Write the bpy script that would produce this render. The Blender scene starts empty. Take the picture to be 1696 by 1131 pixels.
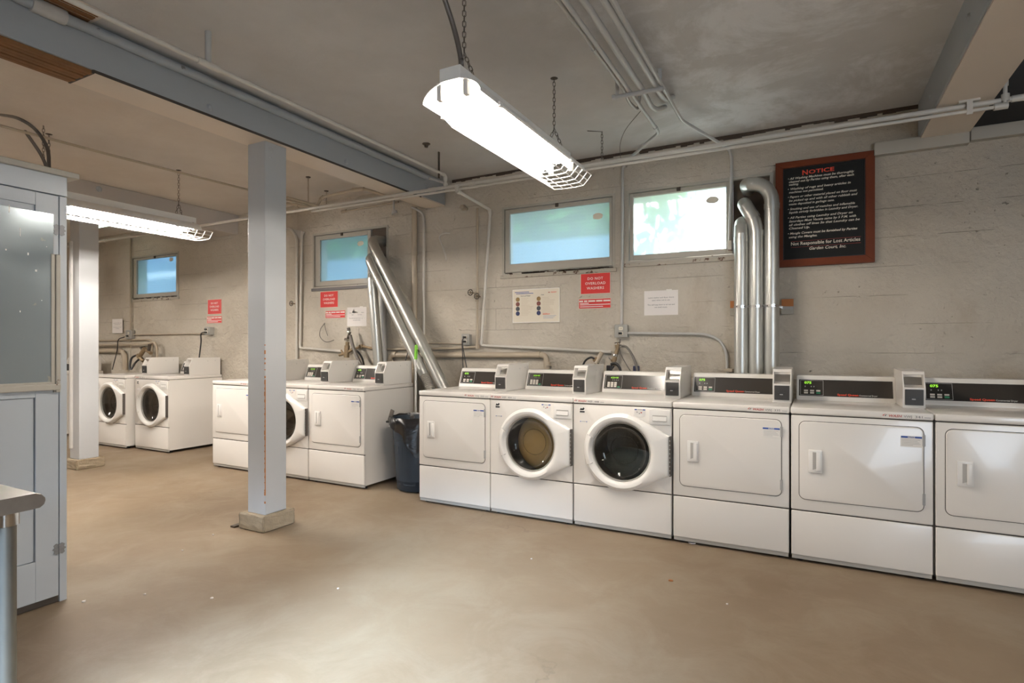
import bpy, bmesh, math, random
from mathutils import Vector, Matrix
random.seed(7)
C = bpy.context.scene.collection
SC = bpy.context.scene
PI = math.pi

# ------------------------------------------------------------------ camera
F, PSI, Y0, H = 942.1, math.radians(27.74), 573.0, 1.28
cam = bpy.data.cameras.new('camera'); cam.sensor_width = 36; cam.lens = F*36/1696
cam.shift_y = (Y0-565.5)/1696; cam.clip_start = .02
co = bpy.data.objects.new('camera', cam); C.objects.link(co)
co.location = (0, 0, H); co.rotation_euler = (PI/2, 0, PSI); SC.camera = co
SC.view_settings.view_transform = 'Standard'; SC.view_settings.look = 'None'
SC.view_settings.gamma = 1; SC.view_settings.use_curve_mapping = False
SC.view_settings.exposure = 0.22
SC.cycles.use_denoising = True
SC.cycles.max_bounces = 8; SC.cycles.diffuse_bounces = 5
SC.cycles.sample_clamp_indirect = 6.0
# world: soft daylight sky
w = bpy.data.worlds.new('sky'); SC.world = w; w.use_nodes = True
wn = w.node_tree.nodes; bg = wn['Background']
bg.inputs[0].default_value = (.70, .84, 1, 1); bg.inputs[1].default_value = 3.2
# sun outside, over the garden
sl = bpy.data.lights.new('sun', 'SUN'); sl.energy = 30; sl.color = (1, .95, .86); sl.angle = .012
so = bpy.data.objects.new('sun', sl); C.objects.link(so)
so.rotation_euler = (math.radians(-58), 0, math.radians(4)); so.location = (0, 9, 8)
# cool daylight entering through the open doorway behind the camera
def area(name, loc, rot, sx, sy, e, col):
    l = bpy.data.lights.new(name, 'AREA'); l.shape = 'RECTANGLE'; l.size = sx; l.size_y = sy
    l.energy = e; l.color = col
    o = bpy.data.objects.new(name, l); C.objects.link(o); o.location = loc; o.rotation_euler = rot
    return o
DOOR_E, TUBE = 130, 205
area('doorway_daylight', (2.4, -2.93, 1.35), (PI/2, 0, math.radians(12)), 2.0, 2.1, DOOR_E, (.72, .85, 1))
hw = area('floor_pool_light', (-.8, -2.92, 2.35), (math.radians(57), 0, math.radians(16)), 2.0, .6, 160, (.55, .75, 1))  # unseen cool source, narrowed and aimed to lay the pool on the floor
hw.data.spread = math.radians(30)

# pixel + a known plane -> point in the room (measured distances)
fw = Vector((-math.sin(PSI), math.cos(PSI), 0)); rt = Vector((math.cos(PSI), math.sin(PSI), 0))
def ray(px, py): return fw+rt*((px-848)/F)+Vector((0, 0, (Y0-py)/F))
def PY(px, py, Y): d = ray(px, py); return Vector((0, 0, H))+d*(Y/d.y)
def PX(px, py, X): d = ray(px, py); return Vector((0, 0, H))+d*(X/d.x)
def PZ(px, py, Z): d = ray(px, py); return Vector((0, 0, H))+d*((Z-H)/d.z)

# ------------------------------------------------------------------ materials
def lin(c): return tuple((v/12.92 if v <= .04045 else ((v+.055)/1.055)**2.4) for v in c)
def rgb(r, g, b): return lin((r/255, g/255, b/255))+(1,)
MC = {}
class N:
    def __init__(s, name):
        s.m = bpy.data.materials.new(name); s.m.use_nodes = True
        s.t = s.m.node_tree; s.b = s.t.nodes['Principled BSDF']; s.co = None
        s.out = s.t.nodes['Material Output']
    def n(s, typ, **k):
        x = s.t.nodes.new('ShaderNode'+typ)
        for a, v in k.items():
            if a[0] == '_': setattr(x, a[1:], v)
        return x
    def l(s, a, b): s.t.links.new(a, b)
    def coord(s, scale=(1, 1, 1)):
        if not s.co: s.co = s.n('TexCoord').outputs['Object']
        if scale == (1, 1, 1): return s.co
        m = s.n('Mapping'); s.l(s.co, m.inputs[0]); m.inputs['Scale'].default_value = scale
        return m.outputs[0]
    def noise(s, scale, detail=4, rough=.55, sc=(1, 1, 1), dist=0):
        x = s.n('TexNoise'); x.inputs['Scale'].default_value = scale; x.inputs['Detail'].default_value = detail
        x.inputs['Roughness'].default_value = rough; x.inputs['Distortion'].default_value = dist
        s.l(s.coord(sc), x.inputs['Vector']); return x.outputs[0]
    def ramp(s, src, stops):
        r = s.n('ValToRGB'); e = r.color_ramp.elements
        while len(e) < len(stops): e.new(.5)
        for i, (p, c) in enumerate(stops):
            e[i].position = p; e[i].color = c if isinstance(c, tuple) else (c, c, c, 1)
        s.l(src, r.inputs[0]); return r.outputs[0]
    def mix(s, fac, a, b):
        x = s.n('Mix', _data_type='RGBA')
        for sock, v in ((x.inputs[0], fac), (x.inputs[6], a), (x.inputs[7], b)):
            if isinstance(v, (tuple, float, int)): sock.default_value = v
            else: s.l(v, sock)
        return x.outputs[2]
    def math(s, op, a, b=0.0):
        x = s.n('Math', _operation=op)
        for sock, v in ((x.inputs[0], a), (x.inputs[1], b)):
            if isinstance(v, (float, int)): sock.default_value = v
            else: s.l(v, sock)
        return x.outputs[0]
    def bump(s, h, strength, dist=.01):
        x = s.n('Bump'); x.inputs['Strength'].default_value = strength; x.inputs['Distance'].default_value = dist
        s.l(h, x.inputs['Height'])
        if s.b.inputs['Normal'].is_linked: s.l(s.b.inputs['Normal'].links[0].from_socket, x.inputs['Normal'])
        s.l(x.outputs[0], s.b.inputs['Normal'])
    def col(s, c):
        if isinstance(c, tuple): s.b.inputs['Base Color'].default_value = c
        else: s.l(c, s.b.inputs['Base Color'])
    def set(s, rough=.5, metal=0, spec=.5, coat=0):
        s.b.inputs['Roughness'].default_value = rough; s.b.inputs['Metallic'].default_value = metal
        s.b.inputs['Specular IOR Level'].default_value = spec; s.b.inputs['Coat Weight'].default_value = coat
def simple(name, c, rough=.5, metal=0, var=.06, scale=6, bump=0, bscale=40, spec=.5, coat=0):
    if name in MC: return MC[name]
    k = N(name); k.set(rough, metal, spec, coat)
    d = tuple(v*(1-var*2) for v in c[:3])+(1,)
    k.col(k.mix(k.noise(scale), c, d) if var else c)
    if bump: k.bump(k.noise(bscale), bump, .004)
    MC[name] = k.m; return k.m
def emit(name, c, s):
    k = N(name); k.b.inputs['Emission Color'].default_value = c; k.b.inputs['Emission Strength'].default_value = s
    k.col((.02, .02, .02, 1)); MC[name] = k.m; return k.m

def painted_concrete(name, c1, c2, patch=None):
    k = N(name); k.set(.62, spec=.35)
    big = k.ramp(k.noise(.9, 5, .6), [(.35, 0.0), (.68, 1.0)])
    col = k.mix(big, c1, c2)
    # form board lines: long low rectangles
    mp = k.n('Mapping'); k.l(k.coord(), mp.inputs[0]); mp.inputs['Rotation'].default_value = (-PI/2, 0, 0)
    br = k.n('TexBrick'); k.l(mp.outputs[0], br.inputs['Vector'])
    br.inputs['Scale'].default_value = 1; br.inputs['Brick Width'].default_value = 2.7; br.inputs['Row Height'].default_value = .205
    br.inputs['Mortar Size'].default_value = .0022; br.inputs['Mortar Smooth'].default_value = .5
    brk = k.ramp(k.noise(2.4, 4), [(.48, 0.0), (.62, 1.0)])
    line = k.math('MULTIPLY', br.outputs['Fac'], brk)
    pits = k.ramp(k.noise(26, 5, .65), [(.66, 0.0), (.71, 1.0)])
    clus = k.ramp(k.noise(2.3, 3), [(.48, 0.0), (.62, 1.0)])
    pit = k.math('MULTIPLY', pits, clus)
    col = k.mix(k.math('MULTIPLY', line, .35), col, rgb(96, 86, 74))
    col = k.mix(k.math('MULTIPLY', pit, .35), col, rgb(110, 98, 84))
    st = k.ramp(k.noise(1.7, 6, .7, (1, 1, .5)), [(.6, 0.0), (.78, .45)])
    col = k.mix(st, col, rgb(146, 128, 104))
    k.col(col)
    h = k.math('ADD', k.noise(9, 8, .66), k.math('MULTIPLY', pit, -1.2))
    h = k.math('ADD', h, k.math('MULTIPLY', line, -1.0))
    h = k.math('ADD', h, k.math('MULTIPLY', k.noise(2.2, 4, .6), 2.2))
    k.bump(h, 1.0, .03)
    MC[name] = k.m; return k.m

def floor_mat():
    k = N('sealed_concrete_floor'); k.set(.5, spec=.3)
    a = k.ramp(k.noise(.55, 6, .62), [(.32, 0.0), (.68, 1.0)])
    col = k.mix(a, rgb(139, 122, 101), rgb(118, 99, 78))
    b = k.ramp(k.noise(2.6, 8, .68, dist=.6), [(.45, 0.0), (.72, .55)])
    col = k.mix(b, col, rgb(150, 136, 117))
    s = k.ramp(k.noise(60, 3, .7), [(.62, 0.0), (.8, .35)])
    col = k.mix(s, col, rgb(118, 98, 76))
    vo = k.n('TexVoronoi', _feature='DISTANCE_TO_EDGE'); vo.inputs['Scale'].default_value = .42
    mx = k.n('VectorMath', _operation='ADD'); nz = k.n('TexNoise'); nz.inputs['Scale'].default_value = 1.6; nz.inputs['Detail'].default_value = 6
    k.l(k.coord(), nz.inputs['Vector']); k.l(k.coord(), mx.inputs[0]); k.l(nz.outputs['Color'], mx.inputs[1]); k.l(mx.outputs[0], vo.inputs['Vector'])
    cr = k.ramp(vo.outputs['Distance'], [(0, 1.0), (.0035, 0.0)])
    cm = k.ramp(k.noise(.6, 2), [(.5, 0.0), (.62, 1.0)])
    crack = k.math('MULTIPLY', cr, cm)
    col = k.mix(k.math('MULTIPLY', crack, .55), col, rgb(92, 76, 60))
    k.col(col)
    r = k.ramp(k.noise(1.4, 5), [(.3, .42), (.7, .62)]); k.l(r, k.b.inputs['Roughness'])
    k.bump(k.math('ADD', k.noise(22, 6), k.math('MULTIPLY', crack, -2.0)), .12, .006)
    return k.m

def ceiling_mat(name, c1, c2, white):
    k = N(name); k.set(.7, spec=.25)
    col = k.mix(k.ramp(k.noise(.8, 6, .65), [(.35, 0.0), (.7, 1.0)]), c1, c2)
    if white:
        # worn white wash patches over the bay under the pipes
        g = k.n('SeparateXYZ'); k.l(k.coord(), g.inputs[0])
        m = k.ramp(g.outputs[0], [(0, 0.0), (1, 1.0)])
        p = k.ramp(k.noise(1.5, 8, .7, dist=.4), [(.5, 0.0), (.62, 1.0)])
        gx = k.ramp(k.math('ADD', k.math('MULTIPLY', g.outputs[0], .5), .95), [(.25, 0.0), (.6, 1.0)])
        col = k.mix(k.math('MULTIPLY', k.math('MULTIPLY', p, gx), .55), col, rgb(232, 232, 234))
    k.col(col); k.bump(k.noise(30, 6), .25, .006); k.bump(k.noise(2, 3), .3, .02)
    MC[name] = k.m; return k.m

def chipped(name, c, chip, amt=.66, rough=.42, scale=9):
    k = N(name); k.set(rough, spec=.4)
    f = k.ramp(k.noise(scale, 7, .7), [(amt, 0.0), (amt+.03, 1.0)])
    base = k.mix(k.noise(1.5, 4), c, tuple(v*.86 for v in c[:3])+(1,))
    k.col(k.mix(f, base, chip)); k.bump(k.math('ADD', k.noise(18, 4), k.math('MULTIPLY', f, -1.5)), .25, .004)
    MC[name] = k.m; return k.m

M_WALL = painted_concrete('painted_concrete', rgb(198, 190, 177), rgb(184, 174, 158))
M_FLOOR = floor_mat()
M_CEIL = ceiling_mat('grey_plaster_ceiling', rgb(198, 196, 194), rgb(180, 177, 174), True)
M_CEILB = ceiling_mat('tan_plaster_ceiling', rgb(212, 205, 197), rgb(196, 187, 178), False)
M_DARK = simple('void_shade', rgb(50, 45, 40), .9)  # dark colour standing in for the unlit space past the right beam
M_BEAM = chipped('blue_grey_beam_paint', rgb(164, 169, 173), rgb(112, 110, 108), .7)
M_BEAM2 = chipped('grey_beam_paint', rgb(186, 180, 174), rgb(120, 112, 104), .7)
M_SOFFIT = chipped('cream_soffit_board', rgb(220, 208, 194), rgb(150, 136, 120), .74)
M_COL = chipped('pale_post_paint', rgb(186, 188, 190), rgb(150, 148, 144), .72)
M_BASE = simple('rough_concrete', rgb(168, 152, 128), .9, var=.22, scale=22, bump=.9, bscale=45)
M_LATH = simple('bare_lath_wood', rgb(140, 96, 56), .8, var=.25, scale=14)
M_WOODCHIP = simple('bare_orange_wood', rgb(188, 120, 66), .7, var=.2)
M_PIPE = simple('painted_pipe', rgb(208, 203, 194), .38, var=.06, scale=12, bump=.15)
M_PIPEG = simple('grey_painted_pipe', rgb(192, 190, 186), .35, var=.08, scale=12, bump=.15)
M_PIPET = simple('tan_painted_pipe', rgb(182, 168, 148), .42, var=.1, scale=10, bump=.2)
M_GALV = N('galvanised_duct'); M_GALV.set(.36, .75)
M_GALV.col(M_GALV.mix(M_GALV.noise(5, 5, .6, (1, 1, .25)), rgb(205, 205, 200), rgb(176, 176, 170)))
M_GALV.bump(M_GALV.noise(7, 2, .5, (1, 1, .15)), .04, .01); M_GALV = M_GALV.m
M_FLEX = simple('foil_duct', rgb(205, 200, 192), .3, .6, var=.15, scale=30, bump=.8, bscale=60)
M_WHITE = simple('white_enamel', rgb(228, 223, 216), .24, var=.015, scale=3, coat=.2)
M_WHITE2 = simple('white_plastic', rgb(234, 231, 226), .3, var=.01, scale=3)
M_KICK = simple('grey_kick_strip', rgb(176, 172, 166), .4)
M_SEAM = simple('dark_seam', rgb(60, 54, 48), .7, var=0)
M_PANEL = simple('charcoal_control_panel', rgb(58, 54, 50), .16, var=.05, scale=2)
M_BLACK = simple('black_plastic', rgb(24, 24, 26), .35, var=.1)
M_COIN = simple('dark_coin_door', rgb(50, 48, 46), .5, var=.05)
M_STEEL = simple('brushed_steel', rgb(190, 188, 184), .3, .95, var=.08, scale=30)
M_CHROME = simple('bright_steel', rgb(220, 220, 218), .12, 1, var=.02)
M_REDP = simple('red_print', rgb(226, 72, 46), .5, var=0)
M_REDD = simple('dark_red_print', rgb(176, 60, 48), .5, var=0)
M_WPRINT = simple('white_print', rgb(230, 226, 220), .5, var=0)
M_GPRINT = simple('grey_print', rgb(96, 96, 98), .5, var=0)
M_LPRINT = simple('light_grey_print', rgb(160, 158, 156), .5, var=0)
M_BPRINT = simple('blue_print', rgb(52, 84, 158), .5, var=0)
M_KPRINT = simple('black_print', rgb(30, 30, 30), .5, var=0)
M_CREAM = simple('cream_lettering', rgb(222, 214, 196), .55, var=0)
M_BTN = simple('beige_button', rgb(216, 208, 196), .4, var=0)
M_BTNG = simple('green_button', rgb(48, 140, 98), .4, var=0)
M_GREENLED = emit('green_display', (.36, .9, .04, 1), 1.0)
M_SIGN = simple('red_sign', rgb(206, 48, 46), .45, var=.03)
M_PAPER = simple('white_paper', rgb(232, 226, 222), .7, var=.02)
M_POSTER = simple('cream_poster', rgb(226, 216, 198), .4, var=.03)
M_CHALK = simple('black_board', rgb(34, 34, 33), .6, var=.1, scale=4, spec=.15)
M_REDWOOD = simple('red_brown_wood', rgb(112, 54, 28), .5, var=.18, scale=7, spec=.2)
M_FRAME = chipped('worn_window_paint', rgb(176, 170, 158), rgb(92, 66, 48), .67, scale=12)
M_SILL = chipped('flaking_sill_paint', rgb(172, 164, 150), rgb(84, 58, 42), .56, scale=16)
M_RUST = simple('rusty_paint_edge', rgb(84, 70, 58), .85, var=.3, scale=60)
M_PLY = simple('dark_plywood', rgb(86, 72, 60), .7, var=.2, scale=6)
M_HOSE = simple('black_hose', rgb(44, 42, 42), .4, var=.1)
M_HOSEG = simple('grey_hose', rgb(104, 98, 92), .45, var=.1)
M_BRASS = simple('aged_brass', rgb(158, 136, 106), .45, .45, var=.25, scale=30, bump=.4, bscale=60)
M_IRON = simple('dark_iron', rgb(88, 78, 68), .55, .4, var=.2, scale=30, bump=.4)
M_CHAIN = simple('steel_chain', rgb(120, 112, 104), .4, .7, var=.1)
M_BOX = simple('grey_outlet_box', rgb(168, 166, 160), .45, .3, var=.1)
M_CORDP = simple('ivory_outlet', rgb(222, 214, 196), .4, var=.02)
M_BIN = simple('blue_bin_plastic', rgb(36, 50, 64), .42, var=.12, scale=8)
M_BAG = simple('black_bin_bag', rgb(26, 25, 26), .25, var=.1, bump=.9, bscale=22)
M_GREENP = simple('lime_green_plastic', rgb(126, 200, 54), .4, var=.03)
M_REFL = simple('white_reflector', rgb(245, 243, 238), .35, var=0)
M_CABLE = simple('armoured_cable', rgb(118, 112, 106), .45, .6, var=.1)
M_TAN = simple('tan_laundry', rgb(222, 184, 124), .8, var=.14, scale=5, bump=.8, bscale=9)
M_DGREEN = simple('dark_green_laundry', rgb(36, 58, 54), .7, var=.3, scale=7, bump=.6, bscale=12)
M_DGREY = simple('dark_grey_laundry', rgb(74, 68, 64), .75, var=.3, scale=7, bump=.6, bscale=12)
M_DRUM = simple('drum_steel', rgb(96, 94, 90), .34, .8, var=.2, scale=60, bump=.5, bscale=90)
M_GASK = simple('grey_rubber_gasket', rgb(84, 78, 74), .6)
M_TUBE = emit('fluorescent_tube', (1, .91, .81, 1), TUBE)
M_TUBEG = emit('green_white_tube', (.75, 1, .85, 1), 4)
M_DOORP = chipped('closet_grey_paint', rgb(186, 192, 198), rgb(214, 200, 178), .7, .38, 6)
M_HINGE = simple('painted_hinge', rgb(150, 150, 152), .5, .3, var=.2, scale=40)
M_STAIN = simple('stainless_top', rgb(150, 140, 130), .34, .9, var=.12, scale=50)
M_LEGS = simple('dull_steel_leg', rgb(120, 118, 112), .35, .9, var=.1, scale=20)
M_BLUEW = simple('pale_blue_siding', rgb(150, 196, 236), .7, var=.05)
M_LEAF = simple('garden_leaves', rgb(130, 196, 96), .6, var=.3, scale=4)
M_GROUND = simple('garden_soil', rgb(120, 110, 90), .9)
M_BLUECAP = simple('navy_plastic', rgb(36, 42, 70), .4)

def glass_mat(name, tint, gl=.08):
    k = N(name); t = k.n('BsdfTransparent'); t.inputs[0].default_value = tint
    g = k.n('BsdfGlossy'); g.inputs['Roughness'].default_value = .04
    fr = k.n('Fresnel'); fr.inputs[0].default_value = 1.5
    f = k.math('MINIMUM', k.math('MAXIMUM', fr.outputs[0], gl), .28); m = k.n('MixShader')
    k.l(f, m.inputs[0]); k.l(t.outputs[0], m.inputs[1]); k.l(g.outputs[0], m.inputs[2]); k.l(m.outputs[0], k.out.inputs[0])
    return k.m
M_GLASS = glass_mat('washer_door_glass', (.86, .86, .84, 1), .05)
def frost():
    k = N('patterned_frosted_glass')
    t = k.n('BsdfTranslucent'); t.inputs[0].default_value = (.86, .94, .97, 1)
    g = k.n('BsdfRefraction'); g.inputs['Roughness'].default_value = .22; g.inputs['IOR'].default_value = 1.12
    g.inputs[0].default_value = (.88, .97, 1, 1)
    gl = k.n('BsdfGlossy'); gl.inputs['Roughness'].default_value = .25
    m = k.n('MixShader'); m.inputs[0].default_value = .55
    m2 = k.n('MixShader'); m2.inputs[0].default_value = .02
    ck = k.n('TexChecker'); ck.inputs['Scale'].default_value = 42
    mp = k.n('Mapping'); mp.inputs['Rotation'].default_value = (0, PI/4, 0); k.l(k.coord(), mp.inputs[0]); k.l(mp.outputs[0], ck.inputs[0])
    bp = k.n('Bump'); bp.inputs['Strength'].default_value = .35; bp.inputs['Distance'].default_value = .004
    k.l(k.math('ADD', ck.outputs['Fac'], k.noise(20)), bp.inputs['Height'])
    for x in (t, g, gl): k.l(bp.outputs[0], x.inputs['Normal'])
    k.l(t.outputs[0], m.inputs[1]); k.l(g.outputs[0], m.inputs[2]); k.l(m.outputs[0], m2.inputs[1]); k.l(gl.outputs[0], m2.inputs[2])
    k.l(m2.outputs[0], k.out.inputs[0]); return k.m
M_FROST = frost()
def mirror_mat():
    k = N('lightened_mirror'); k.set(.1, .72)  # pale, partly dull base imitates the reflection of a brighter room
    sp = k.ramp(k.noise(16, 4, .6), [(.7, 0.0), (.73, 1.0)])
    k.col(k.mix(k.math('MULTIPLY', sp, .8), rgb(190, 202, 208), rgb(236, 230, 216)))
    hz = k.ramp(k.noise(3, 5), [(.3, .08), (.75, .24)]); k.l(hz, k.b.inputs['Roughness'])
    return k.m
M_MIRROR = mirror_mat()

# ------------------------------------------------------------------ mesh builder
class B:
    def __init__(s): s.bm = bmesh.new()
    def box(s, x0, y0, z0, x1, y1, z1, bev=0, seg=2, rot=None):
        r = bmesh.ops.create_cube(s.bm, size=1)['verts']
        c = Vector(((x0+x1)/2, (y0+y1)/2, (z0+z1)/2))
        m = Matrix.Diagonal((abs(x1-x0), abs(y1-y0), abs(z1-z0), 1))
        m = Matrix.Translation(c) @ (rot.to_4x4() if rot else Matrix.Identity(4)) @ m
        bmesh.ops.transform(s.bm, matrix=m, verts=r)
        if bev:
            es = list({e for v in r for e in v.link_edges})
            bmesh.ops.bevel(s.bm, geom=es, offset=bev, segments=seg, affect='EDGES', profile=.5)
        return s
    def quad(s, a, b, c, d):
        s.bm.faces.new([s.bm.verts.new(p) for p in (a, b, c, d)]); return s
    def poly(s, pts): s.bm.faces.new([s.bm.verts.new(p) for p in pts]); return s
    def prism(s, prof, a0, a1, axis='x'):
        """prof: 2D polygon; extruded along axis. x: prof=(y,z); y: prof=(x,z); z: prof=(x,y)"""
        f = {'x': lambda p, a: (a, p[0], p[1]), 'y': lambda p, a: (p[0], a, p[1]), 'z': lambda p, a: (p[0], p[1], a)}[axis]
        va = [s.bm.verts.new(f(p, a0)) for p in prof]; vb = [s.bm.verts.new(f(p, a1)) for p in prof]
        n = len(prof)
        for i in range(n): s.bm.faces.new((va[i], va[(i+1) % n], vb[(i+1) % n], vb[i]))
        s.bm.faces.new(va[::-1]); s.bm.faces.new(vb)
        return s
    def tube(s, pts, r, seg=10, caps=True, r2=None):
        pts = [Vector(p) for p in pts]
        n = len(pts); rings = []; up = None
        for i, p in enumerate(pts):
            t = (pts[min(i+1, n-1)]-pts[max(i-1, 0)]).normalized()
            if up is None:
                up = Vector((0, 0, 1)) if abs(t.z) < .9 else Vector((1, 0, 0))
            u = (up-t*up.dot(t)).normalized(); v = t.cross(u); up = u
            if 0 < i < n-1:
                c = max(.5, math.cos(((pts[i+1]-p).angle(p-pts[i-1], 0))/2))
            else: c = 1
            rr = r if r2 is None else r+(r2-r)*i/(n-1)
            rr = rr(i) if callable(rr) else rr
            rings.append([s.bm.verts.new(p+(u*math.cos(2*PI*k/seg)+v*math.sin(2*PI*k/seg))*rr) for k in range(seg)])
        for i in range(n-1):
            for k in range(seg):
                s.bm.faces.new((rings[i][k], rings[i][(k+1) % seg], rings[i+1][(k+1) % seg], rings[i+1][k]))
        if caps: s.bm.faces.new(rings[0][::-1]); s.bm.faces.new(rings[-1])
        return s
    def cyl(s, a, b, r, seg=16, r2=None): return s.tube([a, b], r, seg, True, r2)
    def lathe(s, prof, c, axis='z', seg=32, close=False):
        """prof: (radius, height) about axis through c"""
        rings = []
        for (r, h) in prof:
            ring = []
            for k in range(seg):
                a = 2*PI*k/seg; x, y = r*math.cos(a), r*math.sin(a)
                p = {'z': (x, y, h), 'y': (x, h, y), 'x': (h, x, y)}[axis]
                ring.append(s.bm.verts.new(Vector(c)+Vector(p)))
            rings.append(ring)
        for i in range(len(rings)-1):
            for k in range(seg):
                s.bm.faces.new((rings[i][k], rings[i][(k+1) % seg], rings[i+1][(k+1) % seg], rings[i+1][k]))
        if close: s.bm.faces.new(rings[-1])
        return s
    def sphere(s, c, r, sc=(1, 1, 1)):
        v = bmesh.ops.create_icosphere(s.bm, subdivisions=2, radius=r)['verts']
        bmesh.ops.transform(s.bm, matrix=Matrix.Translation(c) @ Matrix.Diagonal((*sc, 1)), verts=v); return s
    def torus(s, c, R, r, normal='y', seg=24, sides=6):
        pts = []
        for k in range(seg):
            a = 2*PI*k/seg; x, y = R*math.cos(a), R*math.sin(a)
            pts.append(Vector(c)+Vector({'y': (x, 0, y), 'z': (x, y, 0), 'x': (0, x, y)}[normal]))
        nrm = Vector({'y': (0, 1, 0), 'z': (0, 0, 1), 'x': (1, 0, 0)}[normal]); rings = []
        for p in pts:
            d = (p-Vector(c)).normalized()
            rings.append([s.bm.verts.new(p+(d*math.cos(2*PI*j/sides)+nrm*math.sin(2*PI*j/sides))*r) for j in range(sides)])
        for i in range(seg):
            for j in range(sides):
                s.bm.faces.new((rings[i][j], rings[i][(j+1) % sides], rings[(i+1) % seg][(j+1) % sides], rings[(i+1) % seg][j]))
        return s
    def build(s, name, mat, parent=None, world=None, smooth=None):
        bmesh.ops.recalc_face_normals(s.bm, faces=s.bm.faces)
        me = bpy.data.meshes.new(name)
        off = world if world is not None else (wloc(parent) if parent is not None and parent.get('abs') else None)
        if off is not None: bmesh.ops.translate(s.bm, vec=-Vector(off), verts=s.bm.verts)
        if smooth:
            for f in s.bm.faces: f.smooth = True
            for e in s.bm.edges:
                if len(e.link_faces) == 2 and e.calc_face_angle(0) > math.radians(smooth): e.smooth = False
        s.bm.to_mesh(me); s.bm.free(); me.materials.append(mat)
        o = bpy.data.objects.new(name, me); C.objects.link(o)
        if parent is not None: o.parent = parent
        if parent is not None and parent.get('abs'): o['abs'] = 1
        return o
def wloc(o):
    v = Vector((0, 0, 0))
    while o is not None: v += o.location; o = o.parent
    return v
def fillet(pts, r, n=5):
    pts = [Vector(p) for p in pts]; out = [pts[0]]
    for i in range(1, len(pts)-1):
        a, p, b = pts[i-1], pts[i], pts[i+1]
        la, lb = (a-p).length, (b-p).length; rr = min(r, la*.49, lb*.49)
        A, D = p+(a-p).normalized()*rr, p+(b-p).normalized()*rr
        for k in range(n+1):
            t = k/n; out.append(A*(1-t)**2+p*2*t*(1-t)+D*t*t)
    out.append(pts[-1]); return out
def curve(pts, n=24):
    """smooth Catmull-Rom through points"""
    P = [Vector(p) for p in pts]; P = [P[0]*2-P[1]]+P+[P[-1]*2-P[-2]]; out = []
    m = max(2, n//(len(P)-3))
    for i in range(1, len(P)-2):
        for k in range(m):
            t = k/m; a, b, c, d = P[i-1:i+3]
            out.append(.5*((2*b)+(c-a)*t+(2*a-5*b+4*c-d)*t*t+(3*b-a-3*c+d)*t**3))
    out.append(P[-2]); return out
def tag(o, label=None, cat=None, group=None, kind=None):
    if label: o['label'] = label
    if cat: o['category'] = cat
    if group: o['group'] = group
    if kind: o['kind'] = kind
    return o
def empty(name, loc, label=None, cat=None, group=None, kind=None, ab=True):
    o = bpy.data.objects.new(name, None); C.objects.link(o); o.location = loc; o.empty_display_size = .1
    if ab: o['abs'] = 1
    return tag(o, label, cat, group, kind)
def struct(o, label=None): o['kind'] = 'structure'; return tag(o, label) if label else o
TXT = {}
def text(s, w, h, mat, parent, loc, rotz=0, align='LEFT', shear=0, bold=0, name='lettering', tilt=PI/2, space=1):
    key = (s, shear, bold, mat.name, space)
    if key not in TXT:
        cu = bpy.data.curves.new('t', 'FONT'); cu.body = s; cu.size = 1; cu.resolution_u = 2; cu.shear = shear; cu.offset = bold
        cu.space_character = space
        ob = bpy.data.objects.new('t', cu); me = bpy.data.meshes.new_from_object(ob); me.materials.clear(); me.materials.append(mat)
        me.name = name
        xs = [v.co.x for v in me.vertices]; ys = [v.co.y for v in me.vertices]
        mx, my = min(xs), min(ys)
        for v in me.vertices: v.co.x -= mx
        TXT[key] = (me, max(xs)-mx, max(ys)); bpy.data.objects.remove(ob)
    me, tw, th = TXT[key]
    o = bpy.data.objects.new(name, me); C.objects.link(o)
    sx = w/tw if w else h/.7; sy = h/.7 if h else sx
    o.scale = (sx, sy, 1); L = Vector(loc)
    if align == 'CENTER': L = L-Vector((math.cos(rotz), math.sin(rotz), 0))*(tw*sx/2)
    if parent is not None:
        o.parent = parent
        if parent.get('abs'): L = L-wloc(parent)
    o.location = L; o.rotation_euler = (tilt, 0, rotz)
    return o
def copy_tree(o, parent=None):
    c = o.copy(); C.objects.link(c); c.parent = parent
    for ch in o.children: copy_tree(ch, c)
    return c

# ------------------------------------------------------------------ room shell
YW, ZC = 4.80, 2.95
XL, XR, YB = -13.5, 4.6, -3.0
def grid_wall(name, xs, zs, holes, y0, y1, mat):
    b = B()
    def hole(i, j):
        cx, cz = (xs[i]+xs[i+1])/2, (zs[j]+zs[j+1])/2
        return any(h[0] < cx < h[1] and h[2] < cz < h[3] for h in holes)
    for i in range(len(xs)-1):
        for j in range(len(zs)-1):
            if hole(i, j): continue
            for y in (y0, y1): b.quad((xs[i], y, zs[j]), (xs[i+1], y, zs[j]), (xs[i+1], y, zs[j+1]), (xs[i], y, zs[j+1]))
    for (a, c, d, e) in holes:
        b.quad((a, y0, d), (a, y1, d), (a, y1, e), (a, y0, e)); b.quad((c, y0, d), (c, y1, d), (c, y1, e), (c, y0, e))
        b.quad((a, y0, d), (c, y0, d), (c, y1, d), (a, y1, d)); b.quad((a, y0, e), (c, y0, e), (c, y1, e), (a, y1, e))
    bmesh.ops.remove_doubles(b.bm, verts=b.bm.verts, dist=1e-4)
    return b.build(name, mat)
WIN = [(-8.84, -7.71, 1.955, 2.585), (-5.15, -4.03, 1.945, 2.585), (-2.63, -1.51, 1.955, 2.61), (-1.41, -.26, 1.985, 2.615)]
xs = sorted({XL, XR, .94} | {v for h in WIN for v in h[:2]}); zs = sorted({0, ZC, 3.6} | {v for h in WIN for v in h[2:]})
struct(grid_wall('wall_back', xs, zs, WIN, YW, YW+.22, M_WALL), 'long painted concrete wall behind the washers and dryers')
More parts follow.
